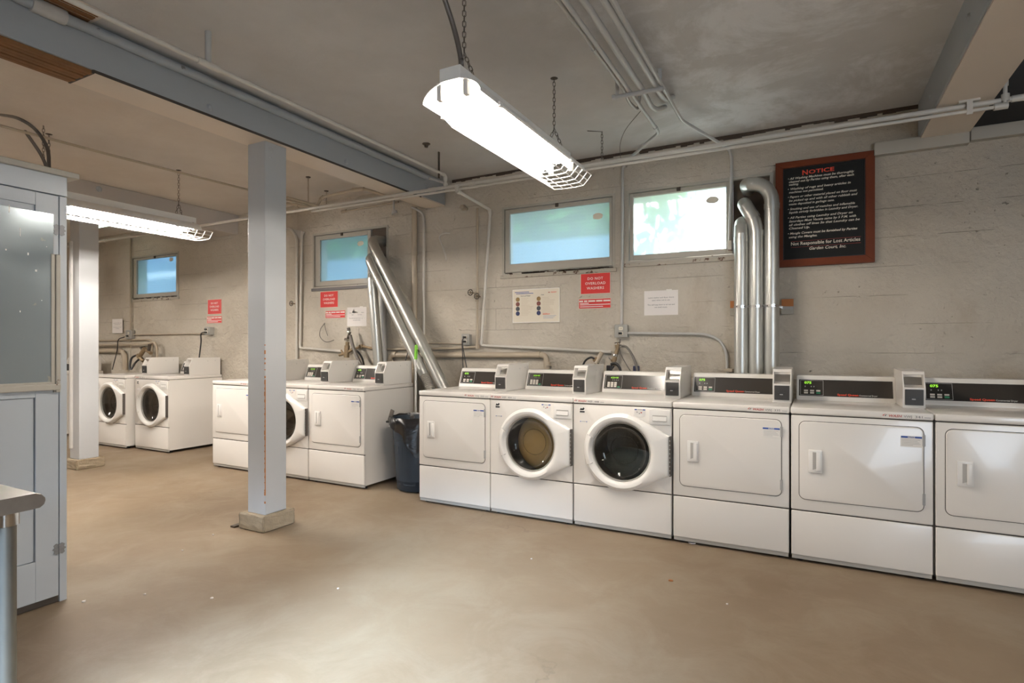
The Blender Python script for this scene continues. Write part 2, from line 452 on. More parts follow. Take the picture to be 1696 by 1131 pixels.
struct(B().box(XL, YB, -.1, XR, YW+.22, 0).build('floor', M_FLOOR), 'worn brown-grey concrete floor')
BX0, BX1 = -3.54, -3.29
struct(B().box(BX1-.1, YB, ZC, .80, YW+.1, ZC+.1).build('ceiling', M_CEIL), 'grey plaster ceiling over the front bay')
struct(B().box(XL, YB, ZC, BX1-.1, YW+.1, ZC+.1).build('ceiling', M_CEILB), 'tan plaster ceiling over the left bays')
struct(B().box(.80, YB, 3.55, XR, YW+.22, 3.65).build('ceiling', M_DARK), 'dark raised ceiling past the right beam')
struct(B().box(XL-.1, YB, 0, XL, YW+.2, 3.6).build('wall_left', M_WALL))
struct(B().box(XR, YB, 0, XR+.1, YW+.2, 3.6).build('wall_right', M_WALL))
struct(B().box(XL, YB-.1, 0, XR, YB, 3.6).build('wall_front', M_WALL))

def beam(name, x0, x1, y0, y1, z0, z1, label, m=None):
    e = empty(name, ((x0+x1)/2, y0, z0), label, kind='structure')
    B().box(x0, y0, z0+.012, x1, y1, z1, .004).build('beam_body', m or M_BEAM, e)
    return e
bm1 = beam('beam', BX0, BX1, YB+.01, YW-.002, 2.70, ZC-.002, 'blue-grey beam carried by the near post')
# soffit board with the missing stretch that bares the laths
B().box(BX0+.004, 1.60, 2.700, BX1-.004, YW-.01, 2.712, .001).build('soffit_board', M_SOFFIT, bm1)
for i in range(6):
    x = BX0+.008+i*.0395
    tag(B().box(x, .2, 2.696-.003*(i%2), x+.031, 1.60, 2.712, .002).build('lath', M_LATH, bm1), 'bare brown wood lath')
B().box(BX0+.004, 1.596, 2.694, BX1-.004, 1.606, 2.7115).build('board_end', M_SEAM, bm1)
B().box(BX1-.006, 1.60, 2.698, BX1-.0005, YW-.4, 2.7125).build('board_joint', M_SEAM, bm1)
for p in ((347, 178), (573, 268), (706, 307)):
    c = PX(p[0], p[1], BX1)
    B().lathe([(.0, .012), (.012, .01), (.016, .004), (.022, 0)], c, 'x', 14).build('bolt', M_BEAM, bm1, smooth=40)
B().tube([(BX1+.022, YB+.1, 2.902), (BX1+.022, YW-.35, 2.902)], .026, 12).build('cove_pipe', M_BEAM, bm1, smooth=40)
bc = PX(80, 20, BX1+.022); bc.z = 2.902
B().tube([bc+Vector((0, -.07, 0)), bc+Vector((0, .07, 0))], .036, 14).build('pipe_coupling', M_PIPEG, bm1, smooth=40)
bm2 = beam('beam', -6.86, -6.47, YB+.01, YW-.002, 2.69, ZC-.002, 'grey beam above the far hanging light', M_BEAM2)
c = PX(164, 313, -6.47); B().lathe([(.0, .012), (.02, .01), (.03, 0)], c, 'x', 12).build('bolt', M_BEAM, bm2)
bm3 = beam('beam', .655, .94, YB+.01, YW-.002, 2.70, ZC+.3, 'beam at the upper right above the notice board')
B().box(.664, YB+.02, 2.700, .932, YW-.01, 2.711, .001).build('soffit_board', M_SOFFIT, bm3)
for y in (3.35, 4.33):
    B().lathe([(.0, -.012), (.012, -.01), (.018, 0)], (.655, y, 2.82), 'x', 12).build('bolt', M_BEAM, bm3)
struct(B().box(.395, 4.74, 2.625, .93, YW-.001, 2.715, .004).build('trim_1', M_FRAME), 'pale ledger board under the right beam')
struct(B().box(.935, 4.74, 2.640, 2.6, YW-.001, 2.725, .004).build('trim_1', M_FRAME), 'pale ledger board running right from the beam')
struct(B().box(.945, YW-.02, 2.728, XR, YW-.001, 3.55).build('wall_shade_board', M_DARK), 'dark board standing in for the shaded joist space past the right beam')  # flat dark board over the wall, painting in the shade of the recess
# broken plaster hole in the ceiling beside the near beam
hz = PZ(118, 12, ZC-.004)
hole = empty('ceiling_hole', hz, 'broken plaster hole with bare wood beside the near beam', 'hole', kind='structure')
B().box(hz.x-.14, hz.y-.3, ZC-.006, hz.x+.10, hz.y+.12, ZC-.003).build('torn_edge', M_SOFFIT, hole)
for i in range(4):
    B().box(hz.x-.12+i*.05, hz.y-.3, ZC-.012, hz.x-.085+i*.05, hz.y+.10, ZC-.006, .001).build('lath', M_LATH, hole)

def column(name, x0, y0, s, label, bz=.11):
    e = empty(name, (x0+s/2, y0+s/2, 0), label, kind='structure')
    B().box(x0, y0, bz, x0+s, y0+s, 2.70, .006).build('post', M_COL, e)
    b = B().box(x0-.045, y0-.04, 0, x0+s+.035, y0+s+.045, bz, .012, 3)
    bmesh.ops.subdivide_edges(b.bm, edges=b.bm.edges[:], cuts=3, use_grid_fill=True)
    for v in b.bm.verts:
        if v.co.z > .01: v.co += Vector((random.uniform(-1, 1), random.uniform(-1, 1), random.uniform(-1, 1)))*.0035
    b.build('footing', M_BASE, e)
    return e
c1 = column('column', -3.517, 2.683, .180, 'square grey post in front of the middle machines')
B().box(-3.3385, 2.6805, .25, -3.3335, 2.6845, 1.05).build('worn_corner', M_WOODCHIP, c1)
b = B()
for i in range(26):
    z = .2+i*.043+random.uniform(-.01, .01); h = random.uniform(.006, .03)
    b.box(-3.342-random.uniform(0, .003), 2.681, z, -3.3345, 2.686, z+h)
b.build('paint_chip', M_WOODCHIP, c1)
for z, r in ((2.66, .016), (2.60, .009)):
    B().lathe([(.0, .004), (r, .003), (r*1.2, 0)], (-3.337, 2.70+.03, z-.01), 'x', 14).build('bolt', M_COL, c1)
column('column', -6.90, 3.13, .185, 'far square post beside the two distant washers', .1)
B().box(-3.50, 2.55, 0, -3.46, 2.63, .012).build('x', M_IRON).name = 'floor_plate'
tag(bpy.data.objects['floor_plate'], 'small dark metal plate at the foot of the near post', 'plate')
bpy.data.objects['floor_plate'].location = (-.13, .08, 0)

wb_ = bpy.data.objects['wall_back']
b = B(); rnd = random.Random(21); x = -3.2
while x < .64:
    w_ = rnd.uniform(.03, .09); b.box(x, YW-.014, ZC-rnd.uniform(.012, .034), x+w_, YW-.0005, ZC-.0005); x += w_
tag(b.build('broken_plaster_edge', M_RUST, None), 'dark crumbled edge where the wall meets the ceiling', 'edge', kind='structure')
# wall section left of window 1 stands slightly proud
struct(B().box(XL, YW-.010, 0, -8.86, YW-.001, ZC-.001).build('trim_2', M_WALL), 'tan wall section at the far left')
# vertical pilaster band by window 3 left pipes
# ------------------------------------------------------------------ windows
def window(n, x0, x1, z0, z1, gx0, gx1, gz0, gz1, label, gap=None, rust=0):
    e = empty('window_%d' % n, ((x0+x1)/2, YW, z0), label, kind='structure')
    y = YW+.01
    fr = B()
    t = .022
    fr.box(x0, YW-.006, z0, x0+t, YW+.1, z1).box(x1-t, YW-.006, z0, x1, YW+.1, z1)
    fr.box(x0+t, YW-.006, z1-t, x1-t, YW+.1, z1).box(x0+t, YW-.006, z0, x1-t, YW+.1, z0+t)
    fr.build('window_frame', M_FRAME, e)
    sx0, sx1 = x0+t+.006, (gx1+.05 if gap else x1-t-.006)
    sa = B(); sa.box(sx0, YW+.008, z0+t+.006, gx0, YW+.05, z1-t-.005, .003).box(gx1, YW+.008, z0+t+.006, sx1, YW+.05, z1-t-.005, .003)
    sa.box(gx0, YW+.008, gz1, gx1, YW+.05, z1-t-.005, .003).box(gx0, YW+.008, z0+t+.006, gx1, YW+.05, gz0, .003)
    sa.build('sash', M_FRAME, e)
    B().box(x0+t, YW+.052, z0+t, x1-t if not gap else sx1, YW+.058, z1-t).build('sash_shadow_gap', M_SEAM, e) if False else None
    B().box(gx0-.01, YW+.030, gz0-.01, gx1+.01, YW+.036, gz1+.01).build('pane', M_FROST, e)
    B().box(x0-.015, YW-.016, z0-.028, x1+.015, YW+.004, z0+.004, .003).build('sill', M_SILL, e)
    if rust:
        b = B(); rnd = random.Random(n)
        for i in range(60):
            x = x0+.03+(x1-x0-.06)*rnd.random(); b.box(x, YW-.0075, z0+t-.012+rnd.uniform(-.008, .006), x+rnd.uniform(.02, .07), YW-.003, z0+t-.006+rnd.uniform(-.004, .006))
        tag(b.build('rust_line', M_RUST, e), 'rusty broken paint line')
    B().box((x0+gx1)/2+.02, YW-.004, z1-.055, (x0+gx1)/2+.05, YW+.012, z1-.01, .003).build('latch', M_IRON, e)
    if gap:
        B().box(gap[0], YW+.03, z0+t, gap[1], YW+.055, z1-t).build('plywood_infill', M_PLY, e)
    return e
w1 = window(1, *WIN[0], -8.735, -7.79, 2.035, 2.53, 'small far left window of blue frosted glass', rust=1)
w2 = window(2, *WIN[1], -5.05, -4.33, 2.03, 2.508, 'frosted window with three ducts leaving its right side', (-4.275, -4.052))
[ch for ch in w2.children if ch.name.startswith('sill')][0].data.materials[0] = simple('dark_ledge_paint', rgb(112, 108, 108), .6, var=.2)
w3 = window(3, *WIN[2], -2.554, -1.566, 2.062, 2.545, 'wide green and blue frosted window above the red sign', rust=1)
w4 = window(4, *WIN[3], -1.352, -.600, 2.058, 2.555, 'sunlit frosted window with leaf shadows left of the ducts', (-.548, -.282))
for e, px, py in ((w1, 283.5, 429.5), (w2, 597, 403), (w3, 990, 358), (w4, 1180, 331)):
    c = PY(px, py, YW+.028); r = .034
    pts = [(c.x+r*(1+.18*random.random())*math.cos(a)*1.3, YW+.0285, c.z+r*.8*(1+.2*random.random())*math.sin(a)) for a in [i*PI/5 for i in range(10)]]
    tag(B().poly(pts).build('old_label', M_POSTER, e), 'torn tan label on the pane')

# ------------------------------------------------------------------ garden outside
struct(B().box(-16, 5.02, 1.55, 8, 14, 1.6).build('ground', M_GROUND), 'garden soil outside the windows')
B().box(-16, 7.0, 2.8, -11.2, 7.1, 5.6).build('x', M_BLUEW).name = 'sun_block_wall'  # wall piece carried up high here to keep sun off the far window
bpy.data.objects['sun_block_wall']['kind'] = 'structure'; tag(bpy.data.objects['sun_block_wall'], 'tall pale blue wall added beyond the far window to block sun', 'building')
tag(B().box(-16, 7.0, 1.6, -1.75, 7.1, 2.70).build('garden_wall', M_BLUEW), 'pale blue garden wall seen through frosted glass', 'wall', kind='structure')
def leaves(name, n, box, s0, s1, label, seed=1):
    rnd = random.Random(seed); vs, fs = [], []
    for _ in range(n):
        c = Vector([rnd.uniform(box[i], box[i+3]) for i in range(3)])
        a = Vector((rnd.gauss(0, 1), rnd.gauss(0, 1), rnd.gauss(0, 1))).normalized(); q = a.orthogonal().normalized(); p = a.cross(q)
        ang = rnd.uniform(0, 6.3); u = q*math.cos(ang)+p*math.sin(ang); v = a.cross(u); s = rnd.uniform(s0, s1)
        k = len(vs); vs += [c-u*s, c+v*s*.35, c+u*s, c-v*s*.35]; fs.append((k, k+1, k+2, k+3))
    if n < 200:   # woody stems down to the soil
        for _ in range(5):
            a = Vector((rnd.uniform(box[0], box[3]), rnd.uniform(box[1], box[4]), 1.6)); t_ = Vector((rnd.uniform(box[0], box[3]), rnd.uniform(box[1], box[4]), box[5]-.1))
            for d in (Vector((.012, 0, 0)), Vector((0, .012, 0))):
                k = len(vs); vs += [a-d, a+d, t_+d*.4, t_-d*.4]; fs.append((k, k+1, k+2, k+3))
    me = bpy.data.meshes.new(name); me.from_pydata([tuple(v) for v in vs], [], fs); me.materials.append(M_LEAF)
    o = bpy.data.objects.new(name, me); C.objects.link(o); return tag(o, label, 'foliage', kind='stuff')
tag(B().box(-11.1, 8.95, 1.6, -1.75, 9.4, 6.4).build('hedge_sun_block', M_LEAF), 'solid block added behind the hedge to keep sun off the left windows', 'hedge', kind='stuff')  # opaque box added to stop sun slipping through the leaf gaps
leaves('hedge_foliage', 5200, (-11.1, 7.2, 2.6, -1.75, 8.6, 6.0), .12, .24, 'tall green hedge blurred behind the frosted windows', 3)
leaves('shrub_foliage', 34, (-1.75, 5.25, 2.35, -.95, 5.9, 3.0), .05, .12, 'sunlit shrub leaves close behind the bright window', 5)
leaves('shrub_foliage', 90, (-1.7, 6.2, 3.0, -1.0, 6.9, 3.9), .08, .16, 'shrub top shading the upper left of the bright window', 8)

# ------------------------------------------------------------------ laundry machines (local: x 0..684, y 0 front, z up)
W_ = .684
def ray_poly(c, ang, poly):
    d = (math.cos(ang), math.sin(ang)); best = 1e9
    for i in range(len(poly)):
        a, b = poly[i], poly[(i+1) % len(poly)]
        ex, ey = b[0]-a[0], b[1]-a[1]; det = d[0]*ey-d[1]*ex
        if abs(det) < 1e-9: continue
        ax, ay = a[0]-c[0], a[1]-c[1]
        t = (ax*ey-ay*ex)/det; u = (ax*d[1]-ay*d[0])/det
        if t > 1e-6 and -1e-6 <= u <= 1+1e-6: best = min(best, t)
    return best
def rrect(x0, z0, x1, z1, r, n=5):
    out = []
    for (cx, cz, a0) in ((x1-r, z1-r, 0), (x0+r, z1-r, 90), (x0+r, z0+r, 180), (x1-r, z0+r, 270)):
        for k in range(n+1):
            a = math.radians(a0+90*k/n); out.append((cx+r*math.cos(a), cz+r*math.sin(a)))
    return out
def pillow(b, outl, y0, y1, inset=.004):
    """slab with eased front edge: outline in xz at y0 (back) to y1 (front)"""
    cx = sum(p[0] for p in outl)/len(outl); cz = sum(p[1] for p in outl)/len(outl)
    def ring(sc, y):
        xs_ = [p[0] for p in outl]; hw = (max(xs_)-min(xs_))/2; zs_ = [p[1] for p in outl]; hh = (max(zs_)-min(zs_))/2
        return [b.bm.verts.new((cx+(p[0]-cx)*(1-sc/hw), y, cz+(p[1]-cz)*(1-sc/hh))) for p in outl]
    rs = [ring(0, y0), ring(0, y1+(y0-y1)*.3), ring(inset*.35, y1+(y0-y1)*.08), ring(inset, y1)]
    n = len(outl)
    for i in range(3):
        for k in range(n): b.bm.faces.new((rs[i][k], rs[i][(k+1) % n], rs[i+1][(k+1) % n], rs[i+1][k]))
    b.bm.faces.new(rs[3]); b.bm.faces.new(rs[0][::-1]); return b

def common(e, washer):
    b = B()   # cabinet shell open at the front
    y0, y1, z0, z1 = .014, .70, .032, .874
    b.quad((0, y0, z0), (0, y1, z0), (0, y1, z1), (0, y0, z1)); b.quad((W_, y0, z0), (W_, y1, z0), (W_, y1, z1), (W_, y0, z1))
    b.quad((0, y1, z0), (W_, y1, z0), (W_, y1, z1), (0, y1, z1)); b.quad((0, y0, z0), (W_, y0, z0), (W_, y1, z0), (0, y1, z0))
    b.quad((0, y0, z1), (W_, y0, z1), (W_, y1, z1), (0, y1, z1))
    b.build('cabinet', M_WHITE, e)
    b = B(); pillow(b, rrect(.003, .040, W_-.003, .303, .006), .016, -.001, .005)
    b.build('lower_panel', M_WHITE, e, smooth=45)
    B().box(.006, .006, .016, W_-.006, .02, .040, .002).build('kick_strip', M_KICK, e)
    B().box(.004, .004, .302, W_-.004, .016, .311).build('panel_seam', M_SEAM, e)
    B().box(.004, .004, .868, W_-.004, .016, .878).build('lid_seam', M_SEAM, e)
    for x in (.05, W_-.05):
        for y in (.06, .62):
            B().lathe([(0, 0), (.022, 0), (.024, .01), (.012, .014), (.012, .034)], (x, y, 0), 'z', 12, True).build('foot', M_BLACK, e)
    b = B(); b.box(-.0005, -.006, .876, W_+.0005, .70, .915, .009, 3); b.build('lid', M_WHITE, e, smooth=40)
    # console
    con = B(); prof = [(.560, .914), (.562, .930), (.612, 1.066), (.622, 1.078), (.698, 1.080), (.698, .914)]
    con.prism(prof, .020, .578); bmesh.ops.bevel(con.bm, geom=[x for x in con.bm.edges if abs(x.verts[0].co.x-x.verts[1].co.x) < 1e-6], offset=.004, segments=2, affect='EDGES')
    console = con.build('console', M_WHITE, e, smooth=40)
    # sloped frame: point on slope at height z
    def sl(z, off=0): t = (z-.930)/(1.066-.930); n = Vector((0, -.136, .05)).normalized(); return Vector((0, .562+.05*t, z))+n*off
    def plate(name, x0, z0, x1, z1, off, mat, thick=.002):
        b = B(); a, c = sl(z0, off), sl(z1, off); a2, c2 = sl(z0, off-thick), sl(z1, off-thick)
        b.prism([(a.y, a.z), (c.y, c.z), (c2.y, c2.z), (a2.y, a2.z)], x0, x1)
        return b.build(name, mat, e)
    plate('control_panel', .034, .943, .564, 1.050, .003, M_PANEL, .004)
    fr = B()
    def bar(x0, z0, x1, z1):
        a, c = sl(z0, .0042), sl(z1, .0042); a2, c2 = sl(z0, .002), sl(z1, .002)
        fr.prism([(a.y, a.z), (c.y, c.z), (c2.y, c2.z), (a2.y, a2.z)], x0, x1)
    X0, X1, Z0, Z1 = .042, .178, .947, 1.046
    t = .0022
    bar(X0, Z0, X0+t, Z1); bar(X1-t, Z0, X1, Z1); bar(X0, Z0, X1, Z0+t); bar(X0, Z1-t, X1, Z1)
    fr.build('display_border', M_LPRINT, e)
    tl = math.atan2(.136, .05)
    def ptxt(s, x, z, w, h, mat, name='lettering', **k):
        p = sl(z, .0042); return text(s, w, h, mat, e, (x, p.y, p.z), 0, tilt=tl, name=name, **k)
    if washer:
        ptxt('4:26=00', X0+.042, 1.022, .062, .013, M_GREENLED, 'green_digits', bold=.02)
        for i in range(3):
            for j in range(3):
                x = X0+.020+i*.027; z = .955+j*.0135
                plate('button', x, z, x+.020, z+.0115, .0055, M_BTN, .002)
        plate('start_button', X0+.101, .953, X0+.121, .962, .0055, M_BTNG, .002)
        for x in (.058, .072, .086, .1): plate('indicator', X0+x, 1.006, X0+x+.004, 1.013, .0045, M_LPRINT, .001)
    else:
        ptxt('075', X0+.024, 1.022, .042, .016, M_GREENLED, 'green_digits', bold=.03)
        for i in range(3):
            for j in range(2):
                x = X0+.022+i*.036; z = .957+j*.0145
                plate('button' if (i, j) != (2, 0) else 'start_button', x, z, x+.024, z+.010, .0055, M_BTN if (i, j) != (2, 0) else M_BTNG, .002)
        for x in (.026, .062, .078): plate('indicator', X0+x, 1.000, X0+x+.006, 1.008, .0045, M_LPRINT, .001)
    ptxt('Speed Queen', .258, .950, .118, .0125, M_REDP, bold=.03)
    ptxt('Commercial Washer' if washer else 'Commercial Dryer', .381, .950, .10, .0095, M_WPRINT)
    # coin box
    x0, x1, t = .578, .686, .006
    full = [(.262, .916), (.258, 1.036), (.300, 1.122), (.312, 1.130), (.672, 1.134), (.672, .916)]
    mid = [(.262, .916), (.258, 1.036), (.335, 1.046), (.372, 1.126), (.672, 1.134), (.672, .916)]
    b = B(); b.prism(full, x0, x0+t).prism(full, x1-t, x1).prism(mid, x0+t, x1-t)
    b.prism([(.290, 1.112), (.300, 1.124), (.312, 1.130), (.318, 1.124), (.302, 1.110)], x0+t, x1-t)
    cb = b.build('coin_box', M_WHITE, e)
    B().prism([(.3345, 1.048), (.371, 1.122), (.373, 1.122), (.3365, 1.048)], x0+t+.001, x1-t-.001).build('chute_plate', M_STEEL, cb)
    dr = B().box(x0+.010, .250, .934, x1-.010, .262, 1.026, .002).build('coin_drawer', M_COIN, cb)
    B().box(x0+.030, .247, .975, x1-.030, .251, .979).build('coin_slot', M_BLACK, cb)
    B().box(x0+.042, .2465, .966, x1-.048, .250, .972, .001).build('lock', M_LPRINT, cb)
    for y, z in ((.50, 1.09), (.60, 1.095)):
        B().lathe([(0, .0016), (.003, .001), (.004, 0)], (x1, y, z), 'x', 8).build('screw', M_LPRINT, cb)

def front_plate(e, hole=None):
    b = B(); x0, x1, z0, z1 = .002, W_-.002, .3095, .870
    if not hole:
        pillow(b, rrect(x0, z0, x1, z1, .006), .016, -.001, .005)
    else:
        cx, cz, r = hole; n = 72; rect = [(x0, z0), (x1, z0), (x1, z1), (x0, z1)]
        angs = sorted([2*PI*k/n for k in range(n)]+[math.atan2(p[1]-cz, p[0]-cx) % (2*PI) for p in rect])
        rings = [[], [], [], []]
        for a in angs:
            R = ray_poly((cx, cz), a, rect); c, s_ = math.cos(a), math.sin(a)
            rings[0].append(b.bm.verts.new((cx+R*c, .016, cz+R*s_)))
            rings[1].append(b.bm.verts.new((cx+R*c, .002, cz+R*s_)))
            rings[2].append(b.bm.verts.new((cx+(R-.004)*c, -.001, cz+(R-.004)*s_)))
            rings[3].append(b.bm.verts.new((cx+r*c, -.001, cz+r*s_)))
        m = len(angs)
        for i in range(3):
            for k in range(m): b.bm.faces.new((rings[i][k], rings[i][(k+1) % m], rings[i+1][(k+1) % m], rings[i+1][k]))
    return b.build('front_panel', M_WHITE, e, smooth=45)

def make_dryer():
    e = empty('clothes_dryer', (0, 0, 0), ab=False); common(e, False); front_plate(e)
    b = B(); pillow(b, rrect(.042, .373, .643, .839, .036, 6), .004, -.0022, .001); b.build('door_gap', M_SEAM, e)
    b = B(); pillow(b, rrect(.0455, .3765, .6395, .8355, .033, 6), .004, -.008, .004)
    d = b.build('door', M_WHITE, e, smooth=45)
    h = B(); xa, xb, za, zb = .092, .162, .538, .672
    h.box(xa, -.016, za, xb, -.007, zb, .004)
    hd = h.build('handle', M_WHITE2, d, smooth=40)
    B().prism([(xa+.022, za+.018), (xa+.052, za+.030), (xa+.056, zb-.014), (xa+.022, zb-.012)], -.0175, -.0155, 'y').build('handle_recess', M_KICK, hd)
    B().box(xa+.040, -.026, za+.012, xb-.006, -.014, zb-.012, .004).build('grip', M_WHITE2, hd, smooth=40)
    for z in (.735, .415): B().box(.634, -.012, z, .647, -.002, z+.062, .002).build('hinge', M_LPRINT, d)
    # notice sticker
    st = tag(B().box(.536, -.0092, .727, .634, -.0078, .789).build('notice_sticker', M_WPRINT, d), 'white and blue notice sticker')
    B().box(.538, -.0096, .776, .632, -.0090, .786).build('blue_band', M_BPRINT, st)
    text('NOTICE', .032, .008, M_WPRINT, st, (.585, -.0099, .777), align='CENTER', bold=.03)
    for i in range(5): B().box(.542, -.0096, .766-i*.0075, .542+(.082, .07, .078, .084, .05)[i], -.0091, .7675-i*.0075).build('print_line', M_LPRINT, st)
    return e

def make_washer(load):
    e = empty('washing_machine', (0, 0, 0), ab=False); common(e, True)
    cx, cz, r0, R1 = .348, .560, .203, .262
    front_plate(e, (cx, cz, .222))
    # drum and contents
    B().lathe([(.222, -.001), (.215, .02), (.205, .04)], (cx, 0, cz), 'y', 48).build('gasket', M_GASK, e, smooth=60)
    dr = B().lathe([(.210, .035), (.232, .06), (.232, .40), (0.001, .42)], (cx, 0, cz), 'y', 48).build('drum', M_DRUM, e, smooth=60)
    b = B(); v = bmesh.ops.create_icosphere(b.bm, subdivisions=4, radius=1)['verts']
    rnd = random.Random({'tan': 1, 'green': 2, 'grey': 3}[load])
    mt, cc, sc = {'tan': (M_TAN, (cx+.012, .140, cz-.006), (.186, .072, .204)), 'green': (M_DGREEN, (cx+.01, .22, cz-.12), (.19, .12, .11)),
                  'grey': (M_DGREY, (cx, .24, cz-.10), (.20, .12, .13))}[load]
    lumps = [(Vector((rnd.gauss(0, 1), rnd.gauss(0, 1), rnd.gauss(0, 1))).normalized(), rnd.uniform(-.10, .16)) for _ in range(26)]
    for q in v:
        k = 1+sum(h*max(0, q.co.normalized().dot(d)-.82)/.18 for d, h in lumps)*.6
        q.co = Vector((q.co.x*sc[0], q.co.y*sc[1], q.co.z*sc[2]))*k+Vector(cc)
    b.build('laundry', mt, e, smooth=180)
    # door
    hx, h0, h1 = .672, cz-.130, cz+.130
    n = 96; circ = [(cx+R1*math.cos(2*PI*k/n), cz+R1*math.sin(2*PI*k/n)) for k in range(n)]
    # convex hull of circle + hinge points
    pts = sorted(set(circ+[(hx, h0), (hx, h1)]))
    def cross(o, a, q): return (a[0]-o[0])*(q[1]-o[1])-(a[1]-o[1])*(q[0]-o[0])
    lo, hi = [], []
    for p in pts:
        while len(lo) >= 2 and cross(lo[-2], lo[-1], p) <= 0: lo.pop()
        lo.append(p)
    for p in reversed(pts):
        while len(hi) >= 2 and cross(hi[-2], hi[-1], p) <= 0: hi.pop()
        hi.append(p)
    hull = lo[:-1]+hi[:-1]
    angs = sorted([2*PI*k/n for k in range(n)]+[math.atan2(z-cz, hx-cx) % (2*PI) for z in (h0, h1)])
    prof = [(0, -.003), (0, -.022), (.006, -.031), (.016, -.036)]
    rings = []
    b = B()
    def zone(a):  # handle opening on the latch side
        return abs(((a-PI+PI) % (2*PI))-PI) < .40
    for off, y in prof:
        rings.append([b.bm.verts.new((cx+(ray_poly((cx, cz), a, hull)-off)*math.cos(a), y, cz+(ray_poly((cx, cz), a, hull)-off)*math.sin(a))) for a in angs])
    for r, y in ((.240, -.044), (.222, -.042), (.210, -.032), (r0, -.018), (r0-.001, .006)):
        rings.append([b.bm.verts.new((cx+min(r, ray_poly((cx, cz), a, hull)-.018)*math.cos(a), y, cz+min(r, ray_poly((cx, cz), a, hull)-.018)*math.sin(a))) for a in angs])
    m = len(angs)
    for i in range(len(rings)-1):
        for k in range(m): b.bm.faces.new((rings[i][k], rings[i][(k+1) % m], rings[i+1][(k+1) % m], rings[i+1][k]))
    d = b.build('door', M_WHITE2, e, smooth=35)
    # latch-side grip set into the ring
    g = B(); rings = []
    for a in [PI-.42+.84*k/12 for k in range(13)]:
        row = []
        for r, y in ((R1-.006, -.026), (R1-.022, -.047), (R1-.040, -.052), (.214, -.046), (.209, -.028)):
            row.append(g.bm.verts.new((cx+r*math.cos(a), y, cz+r*math.sin(a))))
        rings.append(row)
    for i in range(12):
        for k in range(4): g.bm.faces.new((rings[i][k], rings[i][k+1], rings[i+1][k+1], rings[i+1][k]))
    g.bm.faces.new(rings[0]); g.bm.faces.new(rings[-1][::-1])
    hd = g.build('handle', M_WHITE2, d, smooth=50)
    for a in (PI-.425, PI+.425):
        B().tube([(cx+(.206)*math.cos(a), -.046, cz+.206*math.sin(a)), (cx+(R1-.008)*math.cos(a), -.033, cz+(R1-.008)*math.sin(a))], .0022, 6).build('handle_gap', M_KICK, hd)
    B().lathe([(r0+.001, -.010), (r0-.005, -.016), (r0-.010, -.012), (r0-.010, .0)], (cx, 0, cz), 'y', 48).build('door_ring', M_KICK, d, smooth=60)
    gl = B().lathe([(r0-.006, -.014), (.16, -.019), (.09, -.024), (.001, -.025)], (cx, 0, cz), 'y', 48).build('door_glass', M_GLASS, d, smooth=60)
    bw = B().lathe([(r0-.010, 0), (.178, .02), (.156, .042), (.12, .055), (.001, .058)], (cx, 0, cz), 'y', 48).build('glass_bowl', M_GLASS, d, smooth=60)
    B().torus((cx+.005, .053, cz+.005), .095, .0035, 'y', 40, 6).build('moulded_ring', M_GLASS, bw, smooth=60)
    B().box(hx+.001, -.030, h0, hx+.012, -.001, h1, .002).build('hinge_strip', M_GASK, e)
    for k in range(18): B().box(hx+.002, -.0315, h0+.008+k*.0138, hx+.009, -.0295, h0+.015+k*.0138).build('hinge_slot', M_KICK, e) if k % 2 == 0 else None
    # detergent drawer
    s_ = B().box(.538, -.009, .760, .676, .002, .860, .006).build('detergent_drawer', M_WHITE2, e, smooth=40)
    B().box(.560, -.0105, .782, .654, -.0085, .822, .002).build('grip_recess', M_KICK, s_)
    B().prism([(-.0155, .786), (-.0095, .784), (-.0095, .815), (-.0120, .813)], .562, .652).build('grip', M_WHITE2, s_)
    # stickers
    lf = tag(B().box(.047, -.0022, .808, .087, -.0008, .850).build('energy_sticker', M_WPRINT, e), 'small black and white leaf sticker')
    B().prism([(.049, .828), (.057, .845), (.066, .838), (.075, .848), (.085, .842), (.078, .829)], -.0028, -.0021, 'y').build('leaf_mark', M_KPRINT, lf)
    B().box(.049, -.0027, .812, .085, -.0021, .823).build('caption', M_KPRINT, lf)
    bl = tag(B().box(.050, -.0022, .742, .104, -.0010, .755).build('blue_sticker', M_WPRINT, e), 'tiny blue and white strip sticker')
    B().box(.051, -.0028, .746, .058, -.0021, .752).build('blue_mark', M_BPRINT, bl); B().box(.096, -.0028, .746, .103, -.0021, .752).build('blue_mark', M_BPRINT, bl)
    B().box(.061, -.0028, .7475, .093, -.0021, .751).build('caption', M_LPRINT, bl)
    cs = tag(B().prism(rrect(.437, .805, .512, .857, .012), -.0022, -.0010, 'y').build('care_sticker', M_WPRINT, e), 'white care sticker with a blue heading')
    B().box(.439, -.0028, .849, .455, -.0021, .856).build('blue_mark', M_BPRINT, cs); B().box(.494, -.0028, .849, .511, -.0021, .856).build('blue_mark', M_BPRINT, cs)
    B().box(.459, -.0028, .851, .490, -.0021, .855).build('caption', M_LPRINT, cs)
    for x, z, mm in ((.452, .832, M_LPRINT), (.468, .824, M_LPRINT), (.480, .830, M_REDD)): B().box(x, -.0028, z, x+.009, -.0021, z+.007).build('dot', mm, cs)
    return e

